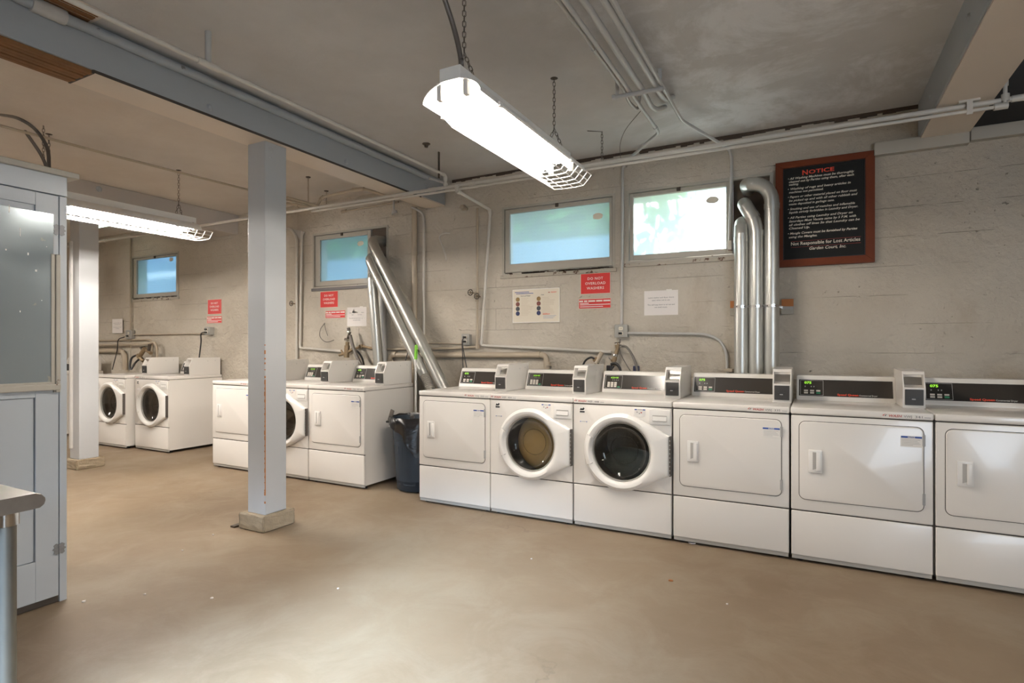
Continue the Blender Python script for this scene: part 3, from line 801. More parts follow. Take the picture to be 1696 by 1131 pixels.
def wash_sticker(e, x, code, w=None):
    """brand strip on the front edge of the lid"""
    s_ = B().box(x, -.0074, .880, x+.228, -.0058, .905).build('brand_sticker', M_WHITE, e)
    B().prism([(x+.004, .894), (x+.012, .901), (x+.024, .903), (x+.013, .898), (x+.010, .893), (x+.014, .888)], -.0082, -.0075, 'y').build('swoosh_mark', M_REDD, s_)
    B().prism([(x+.014, .893), (x+.020, .898), (x+.029, .899), (x+.021, .895), (x+.018, .889)], -.0082, -.0075, 'y').build('swoosh_mark', M_KPRINT, s_)
    text('WASH', .060, .013, M_REDD, s_, (x+.034, -.0082, .887), shear=.25, bold=.02)
    a, b_ = code.split()
    text(a, .036, .012, M_GPRINT, s_, (x+.102, -.0082, .887)); text(b_, .032, .012, M_GPRINT, s_, (x+.153, -.0082, .887))
    B().box(x+.194, -.0080, .889, x+.222, -.0073, .8925).build('small_print', M_LPRINT, s_); B().box(x+.110, -.0080, .8815, x+.222, -.0073, .8825).build('small_print', M_LPRINT, s_)

protos = {}
def machine(kind, x, y, w, label, group, code=None, dark=None):
    key = kind
    if key not in protos:
        protos[key] = make_dryer() if kind == 'dryer' else make_washer(kind.split('_')[1])
        o = protos[key]
    else: o = copy_tree(protos[key])
    if code and not o.get('st'): pass
    o.location = (x, y, 0); o.scale = (w/W_, 1, 1)
    tag(o, label, 'dryer' if kind == 'dryer' else 'washing machine', group)
    return o
specs = [('dryer', -2.850, 3.78, .672, 'white dryer at the left end of the front row beside the blue bin', 'front row dryers', 'VWJ 333'),
 ('washer_tan', -2.176, 3.78, .676, 'white front-load washer with tan laundry showing in its round door', 'front row washers', 'WEP 454'),
 ('washer_green', -1.495, 3.78, .688, 'white front-load washer with a dark greenish drum in the front row', 'front row washers', 'WEP 448'),
 ('dryer', -.800, 3.78, .686, 'white dryer in front of the three upright ducts', 'front row dryers', 'VWJ 335'),
 ('dryer', -.108, 3.78, .694, 'white dryer marked 341 below the framed black notice board', 'front row dryers', 'VWJ 341'),
 ('dryer', .592, 3.78, .690, 'white dryer at the right end of the front row, cut off by the frame', 'front row dryers', None),
 ('dryer', -4.207, 3.865, .692, 'white dryer right of the near post with the blue bin at its side', 'middle machines', 'VWJ 327'),
 ('washer_grey', -4.905, 3.865, .692, 'white washer half hidden behind the near post', 'middle machines', 'WEP 439'),
 ('dryer', -5.625, 3.865, .694, 'white dryer left of the near post in the middle row', 'middle machines', 'VWJ 321'),
 ('washer_grey', -7.462, 4.088, .690, 'white washer with its whole right side in view, far group', 'far machines', 'WEP 431'),
 ('washer_grey', -8.222, 4.015, .690, 'white washer beside the far post, left of its twin', 'far machines', None),
 ('dryer', -10.05, 3.98, .690, 'white dryer peeping past the far post', 'far machines', None)]
insts = []
for s_ in specs: insts.append(machine(s_[0], s_[1], s_[2], s_[3], s_[4], s_[5]))
for o, s_ in zip(insts, specs):
    if s_[6]: wash_sticker(o, .449 if s_[0] == 'dryer' else .006, s_[6])

# ------------------------------------------------------------------ hanging fluorescent fixtures (local origin: middle, at reflector rim height)
def chain_pts(b, a, c, link=.032, r=.002):
    a, c = Vector(a), Vector(c); n = max(2, int((c-a).length/(link*.72))); d = (c-a).normalized()
    s = d.orthogonal().normalized(); t = d.cross(s)
    for i in range(n):
        p = a+(c-a)*((i+.5)/n); u = s if i % 2 else t
        pts = [p+d*(link/2-.006)*y+u*.0075*x for x, y in ((1, 1), (.5, 1.4), (-.5, 1.4), (-1, 1), (-1, -1), (-.5, -1.4), (.5, -1.4), (1, -1), (1, 1))]
        b.tube(pts, r, 5, False)
    return b
def make_light(L=1.30, far=.10, lit=M_TUBE, hang=.5, cable=False, tail=None):
    e = empty('fluorescent_light', (0, 0, 0), ab=False)
    h = L/2
    B().box(-.055, -h, .075, .055, h, .135, .003).build('channel', M_REFL, e)
    # barrel reflector, thin curved sheet
    out = [(.155*math.sin(a)*1.0, .085*math.cos(a)) for a in [math.radians(-90+180*k/16) for k in range(17)]]
    inn = [(x*.985, z*.97-.001) for x, z in out]
    b = B(); b.prism(out+inn[::-1], -h+.01, h-.01, 'y'); b.build('reflector', M_REFL, e, smooth=60)
    for x in (-.07, .07):
        B().cyl((x, -h+.05, .028), (x, h-.05, .028), .0127, 14).build('tube', lit, e, smooth=60)
        for y, s in ((-h+.03, 1), (h-.03, -1)):
            B().box(x-.012, y-.014, .005, x+.012, y+.014, .085, .003).build('lamp_holder', M_WHITE2, e)
    # wire guard: trough of welded wires
    b = B(); prof = [(-.158, .004), (-.132, -.026), (-.104, -.056), (-.035, -.060), (.035, -.060), (.104, -.056), (.132, -.026), (.158, .004)]
    y0, y1 = -h+.18, h+far
    for x, z in prof: b.tube([(x, y0, z), (x, y1, z)], .0028, 5)
    n = int((y1-y0)/.075)
    for i in range(n+1):
        y = y0+(y1-y0)*i/n; b.tube([(x, y, z) for x, z in prof], .0026, 5)
    b.build('wire_guard', M_REFL, e)
    for y in (-h+.18, h-.25):
        for x in (-.157, .157): B().box(x-.007, y-.014, -.008, x+.007, y+.014, .014, .002).build('guard_clip', M_REFL, e)
    b = B()
    for y in (-h+.12, h-.14):
        for x in (-.05, .05): chain_pts(b, (x, y, .135), (0, y, .25))
        chain_pts(b, (0, y, .25), (0, y, hang))
    b.build('chain', M_CHAIN, e)
    for y in (-h+.12, h-.14): B().lathe([(0, hang), (.006, hang-.006), (.02, hang-.002), (.024, hang)], (0, y, 0), 'z', 10).build('ceiling_hook', M_IRON, e)
    return e
ZL = 2.385
l1 = make_light(hang=ZC-ZL)
l1.location = (-1.42, 2.755, ZL); tag(l1, 'bright caged fluorescent light hanging in front of the wide window', 'light', 'hanging fluorescent lights')
B().tube(curve([(-.03, -.50, .135), (-.03, -.52, .26), (-.05, -.56, .40), (-.07, -.66, ZC-ZL)]), .012, 10).build('armoured_cable', M_CABLE, l1, smooth=60)
l2 = copy_tree(l1); l2.location = (-5.32, 2.80, ZL); tag(l2, 'caged fluorescent light hanging above the far post', 'light', 'hanging fluorescent lights')
q = PZ(187, 371, ZC-.06)
sl_ = empty('strip_light', q-Vector((.6, 0, 0)), 'distant greenish strip light on the ceiling beyond the far post', 'light')
B().box(q.x-.70, q.y-.05, ZC-.045, q.x, q.y+.05, ZC-.001, .003).build('housing', M_REFL, sl_)
B().cyl((q.x-.67, q.y-.01, ZC-.065), (q.x-.03, q.y-.01, ZC-.065), .016, 12).build('tube', M_TUBEG, sl_, smooth=60)
for x in (q.x-.685, q.x-.02): B().box(x-.012, q.y-.03, ZC-.085, x+.012, q.y+.02, ZC-.044, .002).build('lamp_holder', M_WHITE2, sl_)
for loc, lb in (((-5.32, .2, ZL), 'unseen caged fill light added in the middle bay behind the closet'), ((-9.4, 2.3, ZL), 'unseen caged fill light added in the far bay'), ((2.6, .6, ZL), 'unseen caged fill light added past the right beam')):  # unseen fixture copies added as fill for the dim bays
    o = copy_tree(l1); o.location = loc
    for ch in list(o.children):
        if ch.name.startswith('armoured'): bpy.data.objects.remove(ch)
    tag(o, lb, 'light', 'hanging fluorescent lights')

M_TUBE2 = emit('brighter_tube', (1, .93, .85, 1), TUBE*1.7)
for o in C.objects:
    if o.name.startswith('fluorescent_light') and o.location.x < -4:
        for ch in o.children:
            if ch.name.startswith('tube'): ch.data = ch.data.copy(); ch.data.materials[0] = M_TUBE2
# ------------------------------------------------------------------ metal ducts
def sect(o): return o
def duct(pts, r, label, collars=(), mat=M_GALV, group=None, seg=40, name='duct'):
    e = empty(name, pts[0], label, 'duct', group)
    B().tube(pts, r, seg).build('pipe_run', mat, e, smooth=10)
    for (a, b_) in collars: B().cyl(a, b_, r+.003, seg).build('collar', mat, e, smooth=60)
    return e
R_ = .051
yd = 4.60
def elbow(px, top, out_x, out_z, into=YW+.03, n=6):
    """upright at x=px to z=top, bends towards (out_x,out_z) then into the wall"""
    return fillet([(px, yd, .35), (px, yd, top), (out_x, yd-.005, out_z), (out_x-.01, into, out_z+.015)], .12, n)
d1 = duct(fillet([(-.466, yd, .35), (-.466, yd, 2.215), (-.470, into_y := YW+.03, 2.235)], .09, 3), R_, 'shortest of the three upright metal ducts', [((-.466, yd, 2.06), (-.466, yd, 2.10))], group='upright wall ducts')
d2 = duct(fillet([(-.362, yd, .35), (-.362, yd, 2.19), (-.450, yd, 2.36), (-.455, YW+.03, 2.375)], .09, 3), R_, 'middle of the three upright metal ducts with a crooked elbow', [((-.362, yd, 2.10), (-.362, yd, 2.14)), ((-.383, yd, 2.23), (-.400, yd, 2.263))], group='upright wall ducts')
d3 = duct(fillet([(-.257, yd, .35), (-.257, yd, 2.39), (-.315, yd, 2.475), (-.430, yd, 2.50), (-.44, YW+.03, 2.51)], .09, 3), R_, 'tallest upright metal duct, bending over the other two', [((-.257, yd, 2.29), (-.257, yd, 2.33))], group='upright wall ducts')
st = empty('duct_strap', (-.36, 4.54, 1.575), 'perforated metal strap and wood blocks across the three ducts', 'strap')
b = B(); pts = [(-.50, YW-.03, 1.58)]
for cx in (-.466, -.362, -.257):
    for a in (150, 120, 90, 60, 30): pts.append((cx+(R_+.003)*math.cos(math.radians(a)), yd-(R_+.003)*math.sin(math.radians(a)), 1.575))
pts += [(-.19, YW-.05, 1.57), (-.12, YW-.05, 1.565)]
pts[0] = (-.535, YW-.05, 1.58)
for i in range(len(pts)-1):
    a, c = Vector(pts[i]), Vector(pts[i+1]); n = Vector((c.y-a.y, a.x-c.x, 0)).normalized()*.0012; u = Vector((0, 0, .010))
    b.bm.faces.new([b.bm.verts.new(p) for p in (a-u-n, c-u-n, c+u-n, a+u-n)]); b.bm.faces.new([b.bm.verts.new(p) for p in (a-u+n, c-u+n, c+u+n, a+u+n)])
b.build('strap_band', M_STEEL, st)
for i in range(2, len(pts)-1, 2): 
    p = pts[i]; B().box(p[0]-.004, p[1]-.004, p[2]-.004, p[0]+.004, p[1]-.001, p[2]+.004).build('strap_hole', M_IRON, st)
for x0, x1 in ((-.565, -.50), (-.20, -.115)):
    wb = B().box(x0, YW-.045, 1.52, x1, YW-.001, 1.635, .002).build('wood_block', M_FRAME, st)
    B().box(x0+.002, YW-.0465, 1.578, x1-.002, YW-.044, 1.634).build('bare_wood', M_WOODCHIP, wb)
# three ducts out of window 2
def P(px, py, Y): return PY(px, py, Y)
yA = 4.62
a0 = Vector((-4.115, yA, 2.40)); a1 = P(735, 641, 4.58)
d4 = duct(fillet([(-4.13, YW+.03, 2.42), (-4.115, yA, 2.40), a1+(a1-a0)*.3], .10, 4), R_+.004, 'upper of the two slanted ducts from the left window', [(a0+(a1-a0)*.14, a0+(a1-a0)*.18), (a0+(a1-a0)*.93, a0+(a1-a0)*.99)], group='ducts from the left window')
b0 = Vector((-4.12, yA-.03, 2.21)); b1 = P(703, 622, 4.56)
d5 = duct(fillet([(-4.16, YW+.03, 2.24), (-4.12, yA-.03, 2.21), b1], .09, 4), R_, 'lower of the two slanted ducts from the left window', [(b0+(b1-b0)*.16, b0+(b1-b0)*.20)], group='ducts from the left window')
fl = B(); f0, f1, f2 = b1, P(712, 642, 4.55), P(714, 672, 4.55); cp = curve([f0, f1, f2], 60)
fl.tube(cp, .050, 24, True); 
for i, v in enumerate(fl.bm.verts):
    k = i//24; c = cp[min(k, len(cp)-1)]; v.co = c+(v.co-c)*(1.10 if k % 3 == 0 else .95)
tag(fl.build('flexible_section', M_FLEX, d5, smooth=20), 'crinkled foil section')
g1 = P(627, 603, 4.66); g0 = Vector((P(619, 462, yA-.02).x-.03, yA-.02, 2.03))
d6 = duct(fillet([(-4.14, YW+.03, 2.06), g0, g1+(g1-g0)*.5], .09, 4), R_, 'nearly upright duct left of the two slanted ones', [(g0+(g1-g0)*.18, g0+(g1-g0)*.23), (g0+(g1-g0)*.80, g0+(g1-g0)*.82)], group='ducts from the left window')
for dd in (d4, d5, d6): pass

# ------------------------------------------------------------------ pipes and conduits
def pipe(pts, r, name, label, mat=M_PIPE, cat='pipe', bend=.04, seg=12, fit=(), group=None, fm=None):
    e = empty(name, pts[0], label, cat, group)
    B().tube(fillet(pts, bend, 5) if bend else pts, r, seg).build('pipe_run', mat, e, smooth=60)
    for f in fit:
        a, c = Vector(f[0]), Vector(f[1]); B().cyl(a, c, f[2] if len(f) > 2 else r*1.35, seg).build('fitting', fm or mat, e, smooth=50)
    return e
YP = 4.15
zA = 2.672
p1 = pipe([(-12.9, YP, zA), (3.5, YP, zA)], .015, 'ceiling_pipe', 'long upper pipe running the length of the room under the beams', bend=0,
  fit=[((x, YP, zA), (x+.07, YP, zA), .019) for x in (-8.30, -3.02, -2.60, 1.0)])
x_ = P(1664, 172, YP-.01).x
p2 = pipe([(-4.45, YP-.02, zA-.038), (x_, YP-.02, zA-.038), (x_+.004, YP, ZC+.4)], .0105, 'ceiling_pipe', 'thinner pipe running just below the long pipe', bend=.03,
  fit=[((x_-.05, YP-.02, zA-.038), (x_+.012, YP-.02, zA-.038), .019), ((x_+.003, YP-.01, zA-.01), (x_+.003, YP-.01, zA+.03), .02), ((x_+.003, YP, zA+.08), (x_+.003, YP, zA+.13), .017)])
c = P(1604, 168, YP); cl = empty('pipe_clamp', c, 'metal clamp holding the two pipes under the right beam', 'clamp')
B().box(c.x-.05, YP-.03, 2.688, c.x+.05, YP+.03, 2.7, .001).build('plate', M_PIPE, cl); B().box(c.x-.014, YP-.034, zA-.06, c.x+.014, YP-.026, 2.69, .001).build('bracket', M_PIPE, cl)
# pipe hanging beside the near beam
xp = -2.80; e1 = PX(736, 289, xp)
e1 = P(739, 291, YP-.0); 
zz = e1.z; xp = e1.x
p3 = pipe([(xp, -1.2, zz), (xp, YP-.01, zz), (xp, YP-.01, zA+.005)], .0125, 'ceiling_pipe', 'pale pipe hung parallel to the near beam', bend=.02,
  fit=[((xp, YP-.07, zz), (xp, YP-.03, zz)), ((xp, YP-.012, zz-.05), (xp, YP-.012, zz-.01)), ((xp, YP-.01, zA+.01), (xp, YP-.01, zA+.03), .02)])
hy = PX(345, 108, xp).y
B().cyl((xp, hy, zz), (xp, hy, ZC), .016, 12).build('hanger', M_PIPEG, p3, smooth=60)
B().cyl((xp, hy-.06, zz), (xp, hy+.06, zz), .018, 12).build('fitting', M_PIPE, p3, smooth=60)
hb = PX(707, 262, xp).y; B().box(xp-.004, 4.03, zz-.05, xp+.004, 4.05, ZC, .001).build('strap_hanger', M_IRON, p3)
B().tube([(xp-.06, 3.98, zz-.06), (xp+.01, 4.1, zz-.075)], .010, 8).build('fitting', M_PIPEG, p3)
# branch that drops to the wall between bin and wide window
yw = YW-.03
t0 = P(757, 316, YP-.02); t1 = P(812, 348, yw); t2 = P(797, 572, yw); t3 = P(905, 577, yw); t4 = P(1012, 583, yw)
p4 = pipe([t0+Vector((0, 0, .03)), t0, t1, t2, t3, t4], .0135, 'water_pipe', 'pipe dropping from the ceiling then running low along the wall to the washer taps', bend=.03,
  fit=[(t0+Vector((0, 0, .05)), t0, .02), (t0, t0+(t1-t0)*.06, .02), (t1-(t1-t0)*.03, t1+(t2-t1)*.03, .018), (t2+(t3-t2)*.6, t2+(t3-t2)*.64, .017)], mat=M_PIPE)
u1 = P(790.5, 345, yw+.005); u2 = P(790.5, 574, yw+.005)
pipe([u1, u2, P(748, 577, yw+.005), P(620, 578.5, yw+.005)], .012, 'water_pipe', 'thin upright pipe beside the slanting one, with two wheel valves', mat=M_PIPET, bend=.02,
  fit=[(P(790, 483, yw), P(790, 500, yw), .02), (u2+Vector((0, 0, .02)), u2-Vector((0, 0, .02)), .018)])
def valve(px, py, Y, s, label, rot=0):
    c = P(px, py, Y); e = empty('valve_wheel', c, label, 'valve')
    B().torus((c.x, Y-.05, c.z), s, s*.16, 'y', 18, 6).build('wheel_rim', M_IRON, e, smooth=60)
    b = B()
    for k in range(3):
        a = PI*k/3+rot; b.tube([(c.x+s*math.cos(a), Y-.05, c.z+s*math.sin(a)), (c.x-s*math.cos(a), Y-.05, c.z-s*math.sin(a))], s*.11, 6)
    b.build('spoke', M_IRON, e); B().cyl((c.x, Y-.056, c.z), (c.x, YW-.01, c.z), s*.22, 10).build('stem', M_BRASS, e, smooth=60); return e
valve(783.5, 485, yw, .028, 'dark wheel valve left of the pair beside the slanting pipe'); valve(794, 491, yw, .028, 'dark wheel valve right of the pair, lower of the two', .4)
valve(488, 503, yw, .028, 'small dark wheel valve right of the near post', .3)
# thick drain pipe
yq = YW-.037; q0, q1, q2 = P(640, 586, yq), P(905, 588, yq), P(907, 640, yq)
pipe([P(645, 615, yq), P(646, 588, yq), q1, P(907, 640, yq)], .027, 'drain_pipe', 'thick tan drain pipe running low from the bin to the tan washer', mat=M_PIPET, bend=.05, seg=16,
  fit=[(q1-Vector((.10, 0, 0)), q1-Vector((.06, 0, 0)), .033), (P(907, 600, yq), P(907, 606, yq), .033), (P(650, 587, yq), P(657, 587, yq), .033), (P(646, 596, yq), P(646, 600, yq), .033)])
pipe([P(703, 568, yw+.01), P(767, 569, yw+.01)], .007, 'conduit', 'thin conduit into the outlet behind the left dryer', mat=M_PIPET, bend=0)
# uprights beside the slanted ducts
b0_ = P(687, 338, yw); pipe([(b0_.x, YW-.035, 2.72), (b0_.x, YW-.035, .6)], .030, 'drain_pipe', 'thick upright pipe behind the slanted ducts', mat=M_PIPET, bend=0, seg=16,
  fit=[((b0_.x, YW-.035, 2.22), (b0_.x, YW-.035, 2.26), .034)])
b1_ = P(701, 352, yw); pipe([(b1_.x-.10, YW-.10, 2.71), (b1_.x-.01, YW-.02, 2.66), (b1_.x, YW-.02, 2.55), (b1_.x, YW-.02, 1.40)], .013, 'conduit', 'thin conduit just right of the thick upright pipe', mat=M_PIPE, bend=.07)
v_ = P(636, 470, YW-.03); pipe([(v_.x-.03, YW-.04, 2.0), (v_.x+.04, YW-.04, .6)], .032, 'drain_pipe', 'grey upright pipe behind the nearly upright duct', mat=M_PIPEG, bend=0, seg=16)
# uprights right of the near post
pipe([P(470, 379, yw), P(484, 380, yw), P(491.5, 395, yw), P(491.5, 620, yw)], .015, 'conduit', 'left of two pipes turning down behind the near post', mat=M_PIPE, bend=.09)
pipe([P(500, 383, yw), P(500, 394, yw), P(497, 576, yw), P(560, 581, yw), P(578, 583, yw)], .015, 'water_pipe', 'right of two pipes behind the near post, turning along the wall', mat=M_PIPE, bend=.03)
B().prism([(P(478, 378, yw).x, P(478, 378, yw).z), (P(502, 383, yw).x, P(502, 383, yw).z), (P(497, 392, yw).x, P(497, 396, yw).z)], YW-.02, YW-.001, 'y').build('x', M_PIPEG).name = 'corner_gusset'
tag(bpy.data.objects['corner_gusset'], 'small painted corner plate above the two pipes by the near post', 'bracket')
# ceiling pipe cluster past the near post
yy = 4.35
k1 = [P(430, 318, yy), P(476, 328, yy), P(524, 343, yy)]
pipe([PZ(0, 208, 2.80), PZ(200, 261, 2.80), P(524, 343, 4.45)], .0105, 'ceiling_pipe', 'thin pipe crossing the left bay ceiling towards the cluster', mat=M_PIPET, bend=0)
pipe([P(476, 337, yy), P(522, 346, yy), P(533, 327, 4.42), P(585, 315, 4.42), P(601, 313, 4.42), P(640, 323, 4.42), P(690, 332, YW-.03)], .016, 'ceiling_pipe', 'crooked pipe with elbows under the left bay ceiling', mat=M_PIPET, bend=.03,
  fit=[(P(518, 344, yy), P(526, 346, yy), .022), (P(584, 315, 4.42), P(603, 313, 4.42), .021), (P(531, 330, 4.42), P(536, 326, 4.42), .021), (P(489, 340, yy), P(495, 341, yy), .021)])
pipe([P(476, 327, yy), P(526, 342, yy)], .014, 'ceiling_pipe', 'short pipe meeting the crooked one beside the near post', mat=M_PIPET, bend=0, fit=[(P(520, 340, yy), P(528, 343, yy), .02)])
pipe([P(572, 350, yw), P(660, 334, yw)], .011, 'water_pipe', 'short pipe high on the wall above the left window', mat=M_PIPET, bend=0, fit=[(P(566, 351, yw), P(574, 349, yw), .018)])
for px, py, pz, lb in ((510.5, 293, 335, 'thin hanger rod in the left bay near the post'), (540.5, 316, 338, 'short hanger rod over the crooked pipe')):
    a = PZ(px, py, ZC); z2 = PY(px, pz, a.y).z
    e = empty('hanger_rod', a, lb, 'hanger'); B().cyl(a, (a.x, a.y, z2), .006, 8).build('rod', M_PIPET, e); B().lathe([(0, -.012), (.02, -.008), (.025, 0)], a, 'z', 10).build('ceiling_plate', M_IRON, e)
# bundle of pipes under the ceiling
zb = ZC-.10
def Z(px, py, z=None): return PZ(px, py, z or zb)
def thru(pts, r, label, zs=None, **k): return pipe(pts, r, 'ceiling_pipe', label, mat=M_PIPEG, group='bundled ceiling pipes', **k)
def back(p, y=-1.0): return Vector((p.x, y, p.z))
z1 = zb+.008
A1 = Z(1033, 149, z1); thru([back(A1), A1, Z(1043, 171, z1), Z(1057, 183, z1), Vector((Z(1057, 183, z1).x+.01, Z(1057, 183, z1).y, ZC))], .0105, 'leftmost thin pipe of the ceiling bundle', bend=.05, fit=[(A1-Vector((0, .55, 0)), A1-Vector((0, .50, 0)))])
B1 = Z(1041, 149, zb); B2 = Z(1096, 219, zb); B3 = P(1045, 262, YW-.20); B3 = P(1034, 268, YW-.03); B4 = P(1030.5, 300, YW-.02)
thru([back(B1), Vector((B1.x, B2.y-.0, B1.z)), P(1045, 260, 4.60), P(1031, 276, YW-.022), P(1031, 300, YW-.022), P(1029.5, 539, YW-.022)], .0125, 'bundle pipe that jogs left and drops down the wall to the grey outlet', bend=.05, fit=[(Vector((B1.x, B2.y-.12, B1.z)), Vector((B1.x, B2.y-.07, B1.z)))])
C1 = Z(1063, 147); C2 = Z(1078, 176); thru([back(C1), C1, C2, Z(1088, 182), Z(1101, 177, ZC-.02)], .017, 'thick middle bundle pipe ending in a hook into the ceiling', bend=.07)
D1 = Z(1086, 143); thru([back(D1), D1, Z(1097, 160), Z(1104, 164), Z(1114, 161, ZC-.01)], .0165, 'thick right bundle pipe bending up into the ceiling', bend=.06)
E1 = Z(1096, 141); E2 = Z(1132, 199); thru([back(E1), Vector((E1.x, E2.y, E1.z)), P(1192, 237, 4.55), P(1207, 247, YW-.022), P(1212, 262, YW-.022), P(1208, 402, YW-.022)], .0115, 'rightmost bundle pipe that angles down to the small box above the ducts', bend=.05, fit=[(Vector((E1.x, 2.05, E1.z)), Vector((E1.x, 2.12, E1.z)))])
zr = zb-.025; r0_, r1_ = PZ(1014, 162, zr), PZ(1099, 146.5, zr)
rk = empty('pipe_rack', r0_, 'cross bar rack holding the bundle of ceiling pipes', 'bracket')
B().cyl(r0_, r1_, .013, 12).build('cross_bar', M_PIPEG, rk, smooth=60); B().cyl(r0_, r0_+(r1_-r0_)*.06, .017, 12).build('end_cap', M_PIPEG, rk, smooth=60)
for f in (.10, .93):
    p = r0_+(r1_-r0_)*f; B().box(p.x-.011, p.y-.004, p.z, p.x+.011, p.y+.004, ZC, .001).build('hanger_strap', M_PIPEG, rk)
c = P(1208, 405, YW-.02); jb = empty('junction_cover', c, 'small conduit fitting at the right edge of the bright window', 'fitting'); B().box(c.x-.012, YW-.045, c.z-.045, c.x+.022, YW-.002, c.z+.03, .006).build('cover', M_PIPE, jb)
# dangling wires under the ceiling
wz = Z(1061, 184, ZC-.01)
o = B().tube(curve([wz, PY(1036, 215, wz.y+.25), PY(1027, 240, 4.5), PY(1028, 262, YW-.05)]), .0022, 5).build('x', M_IRON); o.name = 'loose_wire'; tag(o, 'thin loose wire looping from the bundled pipes to the wall', 'wire')
h = PZ(997, 218, ZC); o = B(); chain_pts(o, h, (h.x, h.y, PY(997, 268, h.y).z)); o.tube([h, PZ(973, 217, ZC-.004)], .003, 5); o = o.build('x', M_CHAIN); o.name = 'hanger_chain'; tag(o, 'thin chain hanging from the ceiling right of the bright light', 'chain')
h = PZ(706, 238, ZC); ds = empty('ceiling_nub', h, 'small round nub on the ceiling left of the bright light', 'fitting'); B().lathe([(0, -.03), (.014, -.03), (.018, -.012), (.032, -.006), (.034, 0)], h, 'z', 14).build('nub_body', M_IRON, ds)
h = PZ(72, 208, ZC); o = B(); chain_pts(o, h, (h.x, h.y, PY(72, 262, h.y).z)); o = o.build('x', M_CHAIN); o.name = 'hanger_chain'; tag(o, 'chain hanging above the grey closet', 'chain')
o = B().tube(curve([PZ(0, 190, ZC-.02), PX(30, 196, -3.8), PX(60, 216, -3.75), PX(78, 245, -3.7), PX(81, 275, -3.66), PX(81, 300, -3.62)]), .009, 10).build('x', M_CABLE, smooth=60); o.name = 'flexible_cable'; tag(o, 'thick armoured cable arching down to the closet top', 'cable')

# ------------------------------------------------------------------ outlets, conduits, cords on the wall
def outlet(px, py, wpx, hpx, label, plugs=1, deep=.055, octo=False):
    a, c = P(px-wpx/2, py+hpx/2, YW-deep), P(px+wpx/2, py-hpx/2, YW-deep)
    e = empty('outlet_box', ((a.x+c.x)/2, YW-deep, a.z), label, 'outlet')
    B().box(a.x, YW-deep+.004, a.z, c.x, YW-.001, c.z, .004).build('box_body', M_BOX, e)
    B().box(a.x-.004, YW-deep-.002, a.z-.004, c.x+.004, YW-deep+.005, c.z+.004, .005, 2).build('cover_plate', M_BOX, e)
    mx = (a.x+c.x)/2; mz = (a.z+c.z)/2
    for s in (-1, 1):
        k = B().prism(rrect(mx-.018, mz+s*.021-.015, mx+.018, mz+s*.021+.015, .009), YW-deep-.006, YW-deep-.001, 'y').build('socket', M_CORDP, e)
        if (s < 0 and plugs >= 1) or plugs == 2: B().box(mx-.013, YW-deep-.035, mz+s*.021-.010, mx+.013, YW-deep-.005, mz+s*.021+.010, .004).build('plug', M_BLACK, e)
        else:
            for dx in (-.006, .006): B().box(mx+dx-.0012, YW-deep-.0065, mz+s*.021-.005, mx+dx+.0012, YW-deep-.0055, mz+s*.021+.005).build('slot', M_BLACK, e)
    return e
def cord(pts, r, label, mat=M_HOSE, name='power_cord', cat='cord'):
    o = B().tube(curve(pts, 30), r, 8).build('x', mat, smooth=60); o.name = name; return tag(o, label, cat)
outlet(1028.5, 548, 20, 20, 'square grey outlet with rounded corners below the red signs')
pipe([P(1040, 551.5, yw), P(1168, 553, yw), P(1192, 562, yw), P(1204, 585, yw), P(1205, 640, yw)], .011, 'conduit', 'grey conduit running right from the square outlet and bending down', mat=M_PIPEG, bend=.12)
outlet(771, 562, 12, 17, 'outlet with two black plugs behind the left dryer', 2)
cord([P(768, 559, 4.71), P(765.5, 566, 4.70), P(766, 585, 4.70), P(767.5, 625, 4.68)], .005, 'black cord hanging straight down from the outlet with two plugs')
cord([P(768, 566, 4.71), P(766, 570, 4.69), P(769, 588, 4.69), P(776, 625, 4.66)], .005, 'second black cord from the outlet with two plugs, drifting right')
outlet(213, 554, 9, 14, 'outlet box below the small paper at the far left', 1)
outlet(343, 548, 8, 13, 'outlet box under the far red sign with two black plugs', 2, .07)
pipe([P(216, 395, yw), P(216, 548, yw)], .012, 'conduit', 'upright conduit left of the far window', mat=M_PIPET, bend=0)
pipe([P(218, 554.5, yw), P(340, 552, yw)], .009, 'conduit', 'thin conduit linking the two far outlets', mat=M_PIPET, bend=0)
cord([P(206, 558, 4.68), P(196, 563, 4.68), P(194, 580, 4.7), P(186, 612, 4.7)], .007, 'black cord drooping from the far left outlet')
cord([P(339, 550, 4.69), P(333, 553, 4.68), P(333, 566, 4.7), P(330, 592, 4.7)], .009, 'black cord hanging under the far red sign')
pipe([P(120, 565, yw), P(245, 562, yw), P(252, 566, yw), P(252, 600, yw)], .014, 'water_pipe', 'upper of the thin pipes low on the far wall', mat=M_PIPET, bend=.04)
pipe([P(120, 572.5, 4.72), P(246, 569.5, 4.72), P(256, 566, 4.72), P(260, 575, 4.72), P(260, 600, 4.72)], .016, 'water_pipe', 'lower of the thin pipes low on the far wall', mat=M_PIPET, bend=.04)
pipe([P(120, 580, yw-.02), P(203, 581, yw-.02), P(207, 590, yw-.02), P(207, 612, yw-.02)], .034, 'drain_pipe', 'thick tan pipe turning down behind the far washers', mat=M_PIPET, bend=.06, seg=16, fit=[(P(205.8, 586, yw-.01), P(205.8, 592, yw-.01), .04)])
def tap(parts_, label, name='washer_tap'):
    """brass tap cluster from short thick segments"""
    e = empty(name, parts_[0][0], label, 'tap')
    for i, (a, c, r, m) in enumerate(parts_): B().cyl(a, c, r, 12).build('tap_body' if i == 0 else 'nut' if r > .018 else 'stem', m, e, smooth=50)
    return e
yt = 4.70
